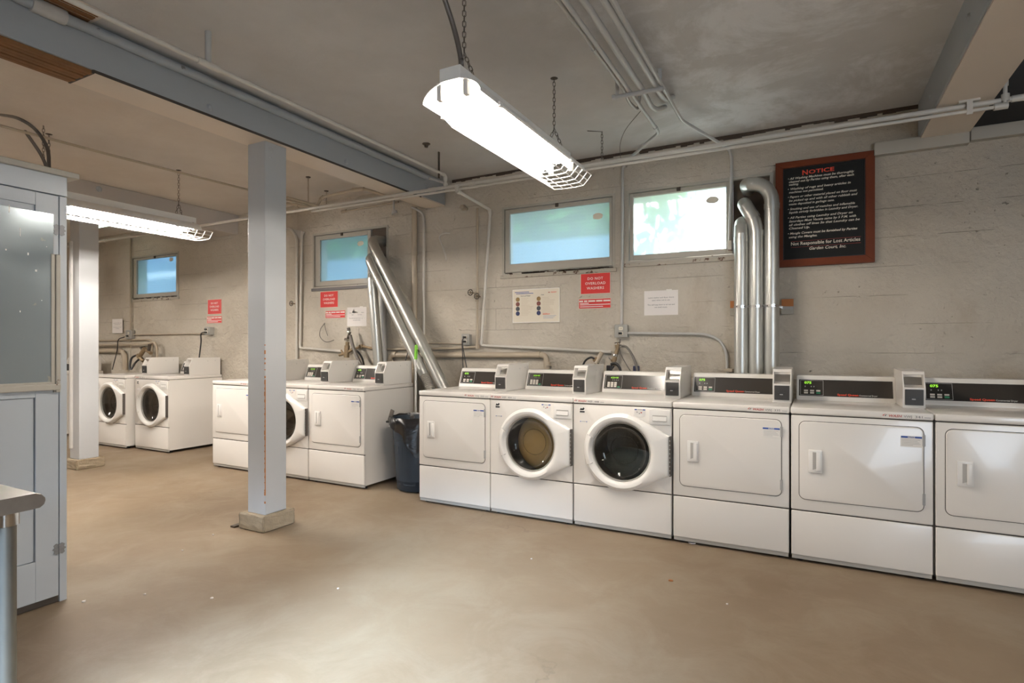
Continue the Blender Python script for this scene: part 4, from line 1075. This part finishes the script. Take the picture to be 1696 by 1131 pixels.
tap([(P(1023, 576, yt), P(1016, 604, yt), .017, M_BRASS), (P(1022.5, 571, yt), P(1023.5, 577, yt), .022, M_BRASS), (P(1020, 586, yt), P(1019, 590, yt), .021, M_CHROME), (P(1018.5, 592, yt), P(1017.5, 597, yt), .021, M_BRASS),
     (P(1016, 601, yt), P(1015.5, 606, yt), .024, M_BRASS), (P(1018, 568, yt), P(1028, 566.5, yt), .004, M_IRON), (P(1023, 567, yt), P(1023.5, 572, yt), .006, M_BRASS), (P(1012, 596, yt), P(1008, 592, yt), .004, M_CHROME),
     (P(1025, 575, yt), P(1030, 572, yt), .013, M_CHROME), (P(1012, 597, yt), P(1019, 596, yt), .010, M_BRASS)], 'brass tap cluster under the square grey outlet')
cord([P(1029, 573, 4.70), P(1038, 575, 4.68), P(1047, 588, 4.66), P(1054, 606, 4.64), P(1056, 622, 4.64)], .010, 'thick black hose arching right from the brass tap', M_HOSEG, 'hose', 'hose')
cord([P(1027, 562, 4.72), P(1026, 575, 4.74), P(1030, 590, 4.74), P(1045, 616, 4.72)], .004, 'thin grey cord sagging right of the brass tap', M_HOSEG)
cord([P(1016, 606, 4.69), P(1012, 612, 4.68), P(1007, 625, 4.66)], .013, 'black hose dropping from the brass tap, left strand', M_HOSE, 'hose', 'hose')
cord([P(1012, 603, 4.67), P(1020, 602, 4.66), P(1027, 611, 4.66), P(1028, 627, 4.66)], .012, 'black hose looping right of the brass tap, close strand', M_HOSE, 'hose', 'hose')
tap([(P(997, 583, yt), P(988, 602, yt), .020, M_PIPET), (P(990, 593, yt), P(983, 597, yt), .016, M_BRASS), (P(990, 600, yt), P(986, 606, yt), .018, M_IRON)], 'painted elbow tap left of the brass tap cluster')
cord([P(985, 594, 4.69), P(978, 592, 4.68), P(969, 598, 4.67), P(963, 612, 4.66)], .009, 'black hose curving left from the painted elbow tap', M_HOSE, 'hose', 'hose')
o = B().box(*P(1048, 616, 4.64), *(P(1058, 606, 4.64)+Vector((0, .03, 0))), .006).build('x', M_BLUECAP); o.name = 'navy_connector'; tag(o, 'navy plastic cap behind the dark washer console', 'connector')
o = B().box(*P(1004, 618, 4.60), *(P(1012, 605, 4.60)+Vector((0, .04, 0))), .006).build('x', M_BLACK); o.name = 'hose_clip'; tag(o, 'black plastic block at the back of the coin box below the tap', 'clip')
o = B().box(*P(1198, 616, 4.68), *(P(1213, 611, 4.68)+Vector((0, .119, 0))), .004).build('x', M_PIPET); o.name = 'conduit_box'; tag(o, 'tan box top where the bent conduit ends behind the dryer', 'box')
# middle tap cluster
ym = 4.68
tap([(P(575, 572, ym), P(574, 592, ym), .030, M_BRASS), (P(575.5, 566, ym), P(575, 574, ym), .022, M_BRASS), (P(577, 543, ym), P(579, 553, ym), .018, M_HOSEG), (P(579, 551, ym), P(575.5, 562, ym), .014, M_IRON), (P(577.5, 549, ym), P(579.5, 551.5, ym), .022, M_CHROME),
     (P(573, 585, ym), P(562, 588, ym), .015, M_BRASS), (P(565, 580, ym), P(571, 590, ym), .011, M_BRASS), (P(577, 583, ym), P(584, 578, ym), .015, M_BRASS), (P(572, 562, ym), P(577, 563, ym), .018, M_CHROME)], 'tall brass tap cluster right of the near post')
cord([P(580, 555, 4.67), P(585, 575, 4.66), P(592, 592, 4.64), P(599, 606, 4.62)], .018, 'thick grey hose sloping down from the tall tap cluster', M_HOSEG, 'hose', 'hose')
cord([P(587, 578, 4.72), P(594, 584, 4.72), P(600, 594, 4.70), P(603, 606, 4.68)], .011, 'thin hose just right of the thick sloping hose', M_HOSE, 'hose', 'hose')
pipe([P(578, 583, yw), P(598, 573, yw), P(618, 577, yw)], .013, 'water_pipe', 'short brass-coloured pipe behind the sloping hoses', mat=M_BRASS, bend=.02, fit=[(P(598, 571, yw), P(599, 577, yw), .024)])
# far tap cluster
yf = 4.66
tap([(P(240, 577, yf), P(230, 592, yf), .030, M_BRASS), (P(235, 575, yf), P(237, 582, yf), .022, M_IRON), (P(232, 576, yf), P(239, 574.5, yf), .008, M_IRON), (P(228, 588, yf), P(238, 598, yf), .026, M_BRASS), (P(243, 580, yf), P(250, 585, yf), .024, M_BRASS), (P(248, 570, yf), P(246, 584, yf), .02, M_IRON)], 'brass tap cluster behind the far washers')
cord([P(229, 587, 4.66), P(219, 592, 4.64), P(215.5, 602, 4.62), P(215, 612, 4.6)], .014, 'left black hose from the far brass taps', M_HOSE, 'hose', 'hose')
cord([P(231, 594, 4.66), P(224, 601, 4.64), P(217, 612, 4.6)], .014, 'right black hose from the far brass taps', M_HOSE, 'hose', 'hose')
# little odds on the wall
cord([P(745, 386, 4.76), P(738, 386, 4.74), P(730, 389, 4.74), P(728, 395, 4.74), P(733, 408, 4.74), P(738, 424, 4.74), P(739, 431, 4.77)], .009, 'bent painted pipe hook on the wall left of the wide window', M_PIPE, 'wall_hook', 'hook')
o = B().lathe([(.0, -.09), (.024, -.09), (.03, -.06), (.018, -.02), (.016, 0)], P(773, 346, YW), 'y', 14).build('x', M_PIPET, smooth=40); o.name = 'pipe_nozzle'; tag(o, 'stubby painted nozzle below the long ceiling pipes', 'nozzle')
o = B(); a = P(652, 334, 4.6); a.z = ZC; o.tube([a, P(652, 352, 4.6)], .011, 8).cyl(P(653, 349, 4.6), P(654, 355, 4.6), .028, 12, .034); o = o.build('x', M_PIPEG, smooth=40); o.name = 'sprinkler_stub'; tag(o, 'small stub fitting hanging above the left window', 'fitting')
cord([P(538, 535, 4.78), P(531, 545, 4.77), P(530, 557, 4.77), P(537, 565, 4.77), P(545, 566, 4.77), P(553, 563, 4.77)], .004, 'loose black wire loop below the middle red signs', M_HOSEG, 'wire_loop', 'wire')
cord([P(537, 535, 4.77), P(540, 548, 4.77), P(543, 556, 4.77)], .003, 'short thin wire inside the loop below the middle red signs', M_HOSEG, 'wire_loop', 'wire')

# ------------------------------------------------------------------ signs and papers
def sign(px0, py0, px1, py1, name, mat, label, cat, group=None, y=.004, tilt=0):
    a, c = P(px0, py1, YW-y), P(px1, py0, YW-y)
    e = empty(name, ((a.x+c.x)/2, YW-y, (a.z+c.z)/2), label, cat, group)
    if tilt: e['tl'] = tilt
    B().box(a.x, YW-y, a.z, c.x, YW-.0005, c.z, .0008).build('sheet', mat, e)
    return e, a.x, c.x, a.z, c.z
def border(e, x0, x1, z0, z1, y, t, mat):
    b = B(); b.box(x0, y, z0, x1, y+.0004, z0+t).box(x0, y, z1-t, x1, y+.0004, z1).box(x0, y, z0+t, x0+t, y+.0004, z1-t).box(x1-t, y, z0+t, x1, y+.0004, z1-t); return b.build('border', mat, e)
def red_sign(c1_, c2_, where):
    (a, b_, c, d) = c1_
    e, x0, x1, z0, z1 = sign(a, b_, c, d, 'warning_sign', M_SIGN, 'square red overload sign '+where, 'sign', y=.005)
    border(e, x0, x1, z0, z1, YW-.0056, .0035, M_POSTER)
    h = z1-z0; w = x1-x0; m = (x0+x1)/2
    for s_, f, k in (('DO NOT', .68, .52), ('OVERLOAD', .45, .68), ('WASHERS', .22, .58)): text(s_, w*k, h*.125, M_WPRINT, e, (m, YW-.0058, z0+h*f), align='CENTER', bold=.012, space=1.1)
    (a, b_, c, d) = c2_
    e, x0, x1, z0, z1 = sign(a, b_, c, d, 'warning_label', M_SIGN, 'low red label of fine print '+where, 'sign', y=.005)
    border(e, x0, x1, z0, z1, YW-.0056, .003, M_POSTER); h = z1-z0; w = x1-x0
    b = B()
    for a_, c_ in ((.02, .14), (.17, .27), (.30, .52), (.55, .74), (.77, .98)): b.box(x0+w*a_, YW-.0059, z0+h*.68, x0+w*c_, YW-.0054, z0+h*.84)
    for z, c_ in ((.55, .32), (.40, .98), (.20, .76)): b.box(x0+w*.04, YW-.0059, z0+h*(z-.04), x0+w*c_, YW-.0054, z0+h*(z+.035))
    b.build('print_line', M_WPRINT, e)
red_sign((961.5, 450.5, 1011, 487.7), (958.5, 493.3, 1011.8, 511.6), 'between the cream poster and the outlet pipe')
red_sign((530.3, 481.5, 559.6, 509.8), (539, 513.6, 571.5, 527.2), 'under the left window, beside the near post')
red_sign((344, 495, 366.5, 520.7), (342.5, 523.2, 367, 535.5), 'on the far wall above the distant washers')
# cream poster
e, x0, x1, z0, z1 = sign(849, 476, 927, 535, 'instruction_poster', M_POSTER, 'cream framed poster of washing instructions under the wide window', 'poster', y=.014)
border(e, x0, x1, z0, z1, YW-.0155, .007, M_WPRINT); w = x1-x0; h = z1-z0
yy_ = YW-.0152
b = B()
for z, a_, c_ in ((.905, .05, .36), (.86, .08, .45)): b.box(x0+w*a_, yy_, z0+h*z, x0+w*c_, yy_+.0006, z0+h*(z+.018))
b.build('heading_line', M_BPRINT, e)
text('WASH', w*.115, h*.035, M_REDP, e, (x0+w*.82, yy_, z0+h*.86), shear=.25, bold=.02)
B().box(x0+w*.765, yy_, z0+h*.865, x0+w*.80, yy_+.0006, z0+h*.885).build('logo_mark', M_REDD, e)
text('Front Load Washer', w*.21, h*.035, M_GPRINT, e, (x0+w*.18, yy_, z0+h*.785), bold=.02); text('Dryer', w*.06, h*.03, M_GPRINT, e, (x0+w*.62, yy_, z0+h*.80), bold=.02)
pc = [simple('tan_picture', rgb(186, 150, 92), .5, var=.4, scale=90), simple('rose_picture', rgb(160, 96, 84), .5, var=.4, scale=90), simple('grey_picture', rgb(96, 100, 104), .5, var=.5, scale=90), simple('navy_picture', rgb(64, 72, 120), .5, var=.4, scale=90)]
for cxp in (.115, .565):
    for i, z in enumerate((.70, .56, .42, .28)):
        c = (x0+w*cxp, 0, z0+h*z); B().prism([(c[0]+.021*math.cos(a), c[2]+.021*math.sin(a)) for a in [2*PI*k/20 for k in range(20)]], yy_-.0002, yy_+.0006, 'y').build('round_picture', pc[i], e)
b = B(); rnd = random.Random(4)
for cxp in (.19, .64):
    for i in range(13): b.box(x0+w*cxp, yy_, z0+h*(.73-i*.042), x0+w*(cxp+rnd.uniform(.12, .27)), yy_+.0006, z0+h*(.736-i*.042))
b.build('print_line', simple('faint_tan_print', rgb(188, 172, 150), .6, var=0), e)
b = B()
for i in range(3): b.box(x0+w*.66, yy_, z0+h*(.19-i*.035), x0+w*(.93-i*.03), yy_+.0006, z0+h*(.20-i*.035))
b.build('blue_small_print', simple('faint_blue_print', rgb(150, 160, 186), .6, var=0), e)
b = B().box(x0+w*.65, yy_, z0+h*.235, x0+w*.80, yy_+.0006, z0+h*.25).box(x0+w*.65, yy_, z0+h*.262, x0+w*.75, yy_+.0006, z0+h*.27).build('red_small_print', M_REDP, e)
# papers
def paper(c_, label, lines, tiltz=0, tape=True):
    e, x0, x1, z0, z1 = sign(*c_, 'paper_notice', M_PAPER, label, 'paper', y=.002); w = x1-x0; h = z1-z0; m = (x0+x1)/2
    for s_, z, k in lines: text(s_, w*k, h*.055, M_GPRINT, e, (m, YW-.0026, z0+h*z), align='CENTER')
    if tape: B().box(x0+w*.66, YW-.0036, z1-.010, x0+w*.82, YW-.002, z1+.008).build('tape', M_WPRINT, e)
    return e
LN = [('Leave washer and dryer doors', .69, .76), ('open when not in use.', .585, .54), ('This will keep them to air out and', .40, .80), ('not smell musty.', .30, .38)]
paper((1067, 479.7, 1123, 522.5), 'white paper with four typed lines right of the red signs', LN)
p_ = paper((575, 508, 607, 540.5), 'creased white paper with shiny tape by the upright duct', LN)
for i in range(9):
    a = Vector((random.uniform(-.12, .10), -.0016, random.uniform(-.02, .10)))
    B().box(a.x, -.0022, a.z, a.x+random.uniform(.02, .06), -.0012, a.z+random.uniform(.01, .03), 0, rot=Matrix.Rotation(random.uniform(-.5, .5), 3, 'Y')).build('tape', M_WPRINT, p_, world=(0, 0, 0))
c_ = paper((189.5, 528, 206.5, 552), 'small far paper left of the far window conduit', LN, tape=False)
for ch in c_.children: ch.location.y -= .03
# framed notice board
nb = empty('notice_board', (.07, 4.78, 2.27), 'framed black notice board with hand lettering', 'notice board')
bx0, bx1, bz0, bz1 = -.240, .400, 1.876, 2.668; ix0, ix1, iz0, iz1 = -.188, .342, 1.930, 2.618
yb = 4.765
for nm, pr in (('frame_side', [(bx0, bz0), (ix0, iz0), (ix0, iz1), (bx0, bz1)]), ('frame_side', [(bx1, bz0), (bx1, bz1), (ix1, iz1), (ix1, iz0)]), ('frame_rail', [(bx0, bz1), (ix0, iz1), (ix1, iz1), (bx1, bz1)]), ('frame_rail', [(bx0, bz0), (bx1, bz0), (ix1, iz0), (ix0, iz0)])):
    b = B(); b.prism(pr, YW-.001, yb-.008, 'y'); bmesh.ops.bevel(b.bm, geom=[e_ for e_ in b.bm.edges if all(abs(v.co.y-(yb-.008)) < 1e-5 for v in e_.verts)], offset=.004, segments=2, affect='EDGES'); b.build(nm, M_REDWOOD, nb)
B().box(ix0-.004, yb+.004, iz0-.004, ix1+.004, YW-.002, iz1+.004).build('board', M_CHALK, nb)
b = B(); t = .005
for q in ((ix0, iz0, ix1, iz0+t), (ix0, iz1-t, ix1, iz1), (ix0, iz0, ix0+t, iz1), (ix1-t, iz0, ix1, iz1)): b.box(q[0], yb-.001, q[1], q[2], yb+.005, q[3])
b.build('inner_bead', M_BLACK, nb)
yl = yb+.003
text('N', .036, .036, M_REDP, nb, (-.058, yl, 2.556), bold=.02); text('OTICE', .165, .028, M_REDP, nb, (-.016, yl, 2.560), bold=.02)
Lw = [(365, .155, 700, '\u2022 All Washing Machines must be thoroughly'), (388, .148, 690, 'cleaned out by Parties using them, after each'), (408, .148, 285, 'washing.'),
 (440, .155, 675, '\u2022 Washing of rugs and heavy articles in'), (464, .148, 470, 'machines not permitted.'),
 (498, .155, 720, '\u2022 Papers or other material placed on floor must'), (524, .148, 715, 'be picked up and with all other rubbish and'), (550, .148, 550, 'waste deposited in garbage cans.'),
 (585, .155, 705, '\u2022 Smoking and use of matches and inflamable'), (610, .148, 718, 'liquids strictly forbidden in Laundry and Dryer.'),
 (648, .155, 690, '\u2022 All Parties using Laundry and Dryer on'), (674, .148, 705, 'Saturdays Must Vacate same by 5 P.M. with'), (700, .148, 730, 'all clothes off lines So that Laundry can be'), (725, .148, 370, 'Cleaned Up.'),
 (762, .155, 722, '\u2022 Mangle Covers must be furnished by Parties'), (788, .148, 425, 'using the Mangles.')]
for y, xl, xr, s_ in Lw:
    z = 2.618-(y+3-285)*.00104; X = -xl; wd = (xr-212)*.00088
    text(s_, wd, .0158, M_CREAM, nb, (X, yl, z), shear=.28, bold=.018)
text('Not Responsible for Lost Articles', .445, .024, M_CREAM, nb, (-.134, yl, 2.618-(845-285)*.00104), bold=.012)
text('Garden Court, Inc.', .235, .022, M_CREAM, nb, (-.012, yl, 2.618-(884-285)*.00104), shear=.3, bold=.01)
for z in (2.618-(818-285)*.00104, 2.618-(860-285)*.00104): B().box(-.134, yl-.0002, z, .315, yl+.0006, z+.0014).build('red_rule', M_REDD, nb)

# ------------------------------------------------------------------ grey closet with mirror at the left edge
XC = -3.33
cl = empty('closet', (XC-.4, .9, 0), 'grey panelled closet with a spotted mirror at the left edge', 'closet')
B().box(XC-.75, .10, .0, XC-.024, 1.496, 2.13).build('carcass', M_DOORP, cl)
B().box(XC-.024, 1.466, 0, XC, 1.498, 2.030, .002).build('side_stile', M_DOORP, cl)
B().box(XC-.024, .10, 2.034, XC+.001, 1.499, 2.130, .002).build('header_board', M_DOORP, cl)
B().box(XC-.78, .08, 2.130, XC+.022, 1.545, 2.158, .004).build('cornice', M_FRAME, cl)
dr = B(); s0, s1 = 1.366, 1.462
dr.box(XC-.022, s0, .035, XC, s1, 2.028, .002).box(XC-.022, .60, 1.965, XC, s0, 2.028, .002).box(XC-.022, .60, .035, XC, s0, .232, .002).box(XC-.022, .60, .035, XC, .69, 2.028, .002).box(XC-.022, .69, 1.03, XC, s0, 1.09, .002)
dr.box(XC-.022, .69, 1.09, XC-.010, s0, 1.97)
door = dr.build('door', M_DOORP, cl)
B().box(XC-.020, .692, .234, XC-.009, s0-.003, 1.028, .002).build('panel', M_DOORP, door)
for px, py in ((97, 381), (96, 909)):
    c = PX(px, py, XC)
    b = B()
    for s_ in (-1, 1):
        yc = 1.464+s_*.014
        b.prism([(yc-s_*.013, c.z-.022), (yc-s_*.002, c.z-.028), (yc+s_*.010, c.z-.020), (yc+s_*.006, c.z-.008), (yc+s_*.016, c.z), (yc+s_*.006, c.z+.008), (yc+s_*.010, c.z+.020), (yc-s_*.002, c.z+.028), (yc-s_*.013, c.z+.022)], XC, XC+.0035)
    b.cyl((XC+.003, 1.464, c.z-.024), (XC+.003, 1.464, c.z+.024), .004, 8).build('hinge', M_HINGE, door)
mz1, mz0, my1 = 1.932, 1.098, 1.436
mr = tag(B().box(XC+.004, .70, mz0, XC+.010, my1, mz1).build('mirror', M_MIRROR, cl), 'mirror with paint specks, lightened to imitate a brighter reflection')
b = B(); b.box(XC, my1-.012, mz0, XC+.016, my1+.004, 1.735, .003).box(XC, my1+.006, 1.05, XC+.022, my1+.026, 1.735, .005).box(XC, my1+.001, 1.05, XC+.012, my1+.010, 1.735)
b.build('mirror_frame_side', M_FRAME, cl)
b = B(); b.box(XC, .70, 1.062, XC+.026, my1+.026, mz0-.006, .005).box(XC, .70, mz0-.010, XC+.016, my1+.004, mz0+.006, .003); b.build('mirror_frame_rail', M_FRAME, cl)
B().box(XC+.0005, .62, .036, XC+.0012, 1.50, .03).build('door_gap', M_SEAM, cl) if False else None
B().box(XC-.02, .60, .004, XC-.004, 1.462, .034).build('door_gap', M_SEAM, cl)
for y, z, w_, h_ in ((1.258, 1.905, .004, .035), (1.30, 1.80, .004, .04), (1.33, 1.715, .005, .012), (1.36, 1.64, .008, .010), (1.245, 1.725, .006, .008), (1.385, 1.50, .004, .004), (1.405, 1.765, .004, .004), (1.30, 1.44, .003, .008)):
    tag(B().box(XC+.0098, y, z, XC+.0112, y+w_, z+h_, .0004).build('paint_speck', M_WPRINT, mr), None)
# loose upright strip beside the far post
pipe([PY(119, 400, 3.13), PY(119, 742, 3.13)], .024, 'drain_pipe', 'upright painted pipe against the far post', mat=M_PIPEG, bend=0, seg=16)

# ------------------------------------------------------------------ steel work table, bottom left
tb = empty('work_table', (-2.3, .2, 0), 'stainless steel work table cut off at the lower left corner', 'table')
tx = -1.770; ty = .748
b = B(); prof = [(-.9, .9), (ty-.022, .9), (ty-.009, .895), (ty-.001, .885), (ty, .878), (ty-.003, .868), (ty-.012, .861), (ty-.03, .860), (-.9, .860)]
b.prism(prof, tx-1.2, tx); b.build('table_top', M_STAIN, tb, smooth=30)
def leg(x, y):
    B().cyl((x, y, .02), (x, y, .86), .0205, 24).build('leg', M_LEGS, tb, smooth=60)
    B().cyl((x, y, .825), (x, y, .862), .026, 24).build('leg_socket', M_CHROME, tb, smooth=60)
    B().lathe([(0, 0), (.018, 0), (.02, .02), (.02, .03)], (x, y, 0), 'z', 16).build('foot', M_BLACK, tb)
for x, y in ((-1.812, .682), (-2.88, .682), (-1.812, -.83), (-2.88, -.83)): leg(x, y)

# ------------------------------------------------------------------ rubbish bin and mop
bc_ = Vector((-3.125, 4.14, 0))
bn = empty('rubbish_bin', bc_, 'dark blue rubbish bin lined with a black bag', 'bin')
B().lathe([(.0, .012), (.185, .012), (.192, .02), (.212, .44), (.222, .45), (.224, .46), (.235, .60), (.246, .615), (.246, .64), (.236, .64), (.226, .60), (.200, .10), (.0, .09)], bc_, 'z', 40).build('bin_body', M_BIN, bn, smooth=40)
for k in range(8):
    a = 2*PI*k/8+.2; r = .207
    b = B()
    for s_ in (-.28, .28):
        p0 = bc_+Vector(((.190)*math.cos(a+s_), (.190)*math.sin(a+s_), .07)); p1 = bc_+Vector((.213*math.cos(a+s_), .213*math.sin(a+s_), .40)); b.tube([p0, p1], .005, 6)
    for z_, rr in ((.07, .191), (.40, .212)):
        b.tube([bc_+Vector((rr*math.cos(a-.28+.56*j/6), rr*math.sin(a-.28+.56*j/6), z_)) for j in range(7)], .005, 6)
    b.build('rib', M_BIN, bn, smooth=60)
hh = math.radians(205)
for a in (math.radians(200), math.radians(60)):
    b = B(); d = Vector((math.cos(a), math.sin(a), 0)); t = Vector((-d.y, d.x, 0)); c = bc_+d*.262+Vector((0, 0, .60))
    b.tube([c-t*.05-d*.02, c-t*.045+d*.02, c+t*.045+d*.02, c+t*.05-d*.02], .010, 8); b.build('handle', M_BLACK, bn, smooth=40)
bg_ = B(); n = 48; rings = []
for (r, z, amp) in ((.215, .50, .0), (.232, .62, .004), (.248, .655, .004), (.257, .650, .004), (.258, .60, .008), (.256, .54, .014)):
    row = []
    for k in range(n):
        a = 2*PI*k/n; da = ((a-math.radians(-58)+PI) % (2*PI))-PI
        drop = max(0, 1-abs(da)/.75)*.20 if z < .56 else max(0, 1-abs(da)/.75)*.05 if z < .61 else 0
        drop -= max(0, 1-abs(((a-math.radians(-130)+PI) % (2*PI))-PI)/.6)*.035 if z < .56 else 0
        rr = r+amp*math.sin(7*a+z*30)+amp*.6*math.sin(17*a)
        row.append(bg_.bm.verts.new(bc_+Vector((rr*math.cos(a), rr*math.sin(a), z-drop+amp*math.sin(11*a)))))
    rings.append(row)
for i in range(len(rings)-1):
    for k in range(n): bg_.bm.faces.new((rings[i][k], rings[i][(k+1) % n], rings[i+1][(k+1) % n], rings[i+1][k]))
bg_.build('bin_bag', M_BAG, bn, smooth=70)
B().lathe([(.214, .50), (.18, .42), (.0, .40)], bc_, 'z', 32).build('bag_inside', M_BAG, bn, smooth=60)
sc_ = empty('dustpan', P(648, 690, 4.0), 'small grey dustpan handle sticking up at the bin rim', 'dustpan')
B().box(P(648, 688, 4.0).x-.02, 3.99, P(648, 688, 4.0).z-.05, P(648, 688, 4.0).x+.02, 4.005, P(648, 688, 4.0).z+.055, .006, rot=Matrix.Rotation(.35, 3, 'Y')).build('pan_handle', M_HOSEG, sc_)
mo = empty('mop_handle', P(688, 690, 4.58), 'white pole with a lime green grip leaning behind the bin', 'mop')
ma, mb_, mc = P(689.5, 573, 4.47), P(688.5, 595, 4.465), P(686.5, 830, 4.42); mc = Vector((mc.x, 4.44, .02))
B().tube([mb_, mc], .011, 12).build('pole', M_WHITE2, mo, smooth=60); B().tube([ma, mb_], .0155, 12).build('grip', M_GREENP, mo, smooth=60); B().sphere(ma, .0155).build('grip_end', M_GREENP, mo, smooth=60)
cord([P(686, 568, 4.58), P(680, 575, 4.57), P(675, 586, 4.56), P(672, 597, 4.54), P(672, 612, 4.5)], .006, 'short black strap tied round the slanted duct')

# ------------------------------------------------------------------ scraps on the floor
rnd = random.Random(11)
for i, (px, py, s_) in enumerate(((351, 991, .009), (353, 886, .009), (139, 997, .012), (1110, 962, .013), (1146, 900, .020), (880, 926, .007), (560, 975, .007), (302, 912, .006), (1205, 1001, .006), (240, 985, .008))):
    c = PZ(px, py, .0); pts = [(c.x+s_*math.cos(a)*rnd.uniform(.5, 1.2), c.y+s_*math.sin(a)*rnd.uniform(.4, 1)) for a in [2*PI*k/6 for k in range(6)]]
    o = B().prism(pts, 0.0005, .004+s_*.15, 'z').build('x', M_PAPER if i != 3 else M_WOODCHIP); o.name = 'floor_scrap'
    tag(o, ['pale scrap on the open floor beyond the bright pool', 'pale scrap just before the near post', 'pale scrap on the floor beside the closet', 'brown leaf scrap before the middle dryers', 'crumpled white scrap at the foot of the dryer 335', 'speck of scrap before the tan washer', 'speck of scrap in the middle of the bright floor', 'speck of scrap left of the near post', 'speck of scrap below the dryer 341', 'pale scrap right of the closet foot'][i], 'scrap')
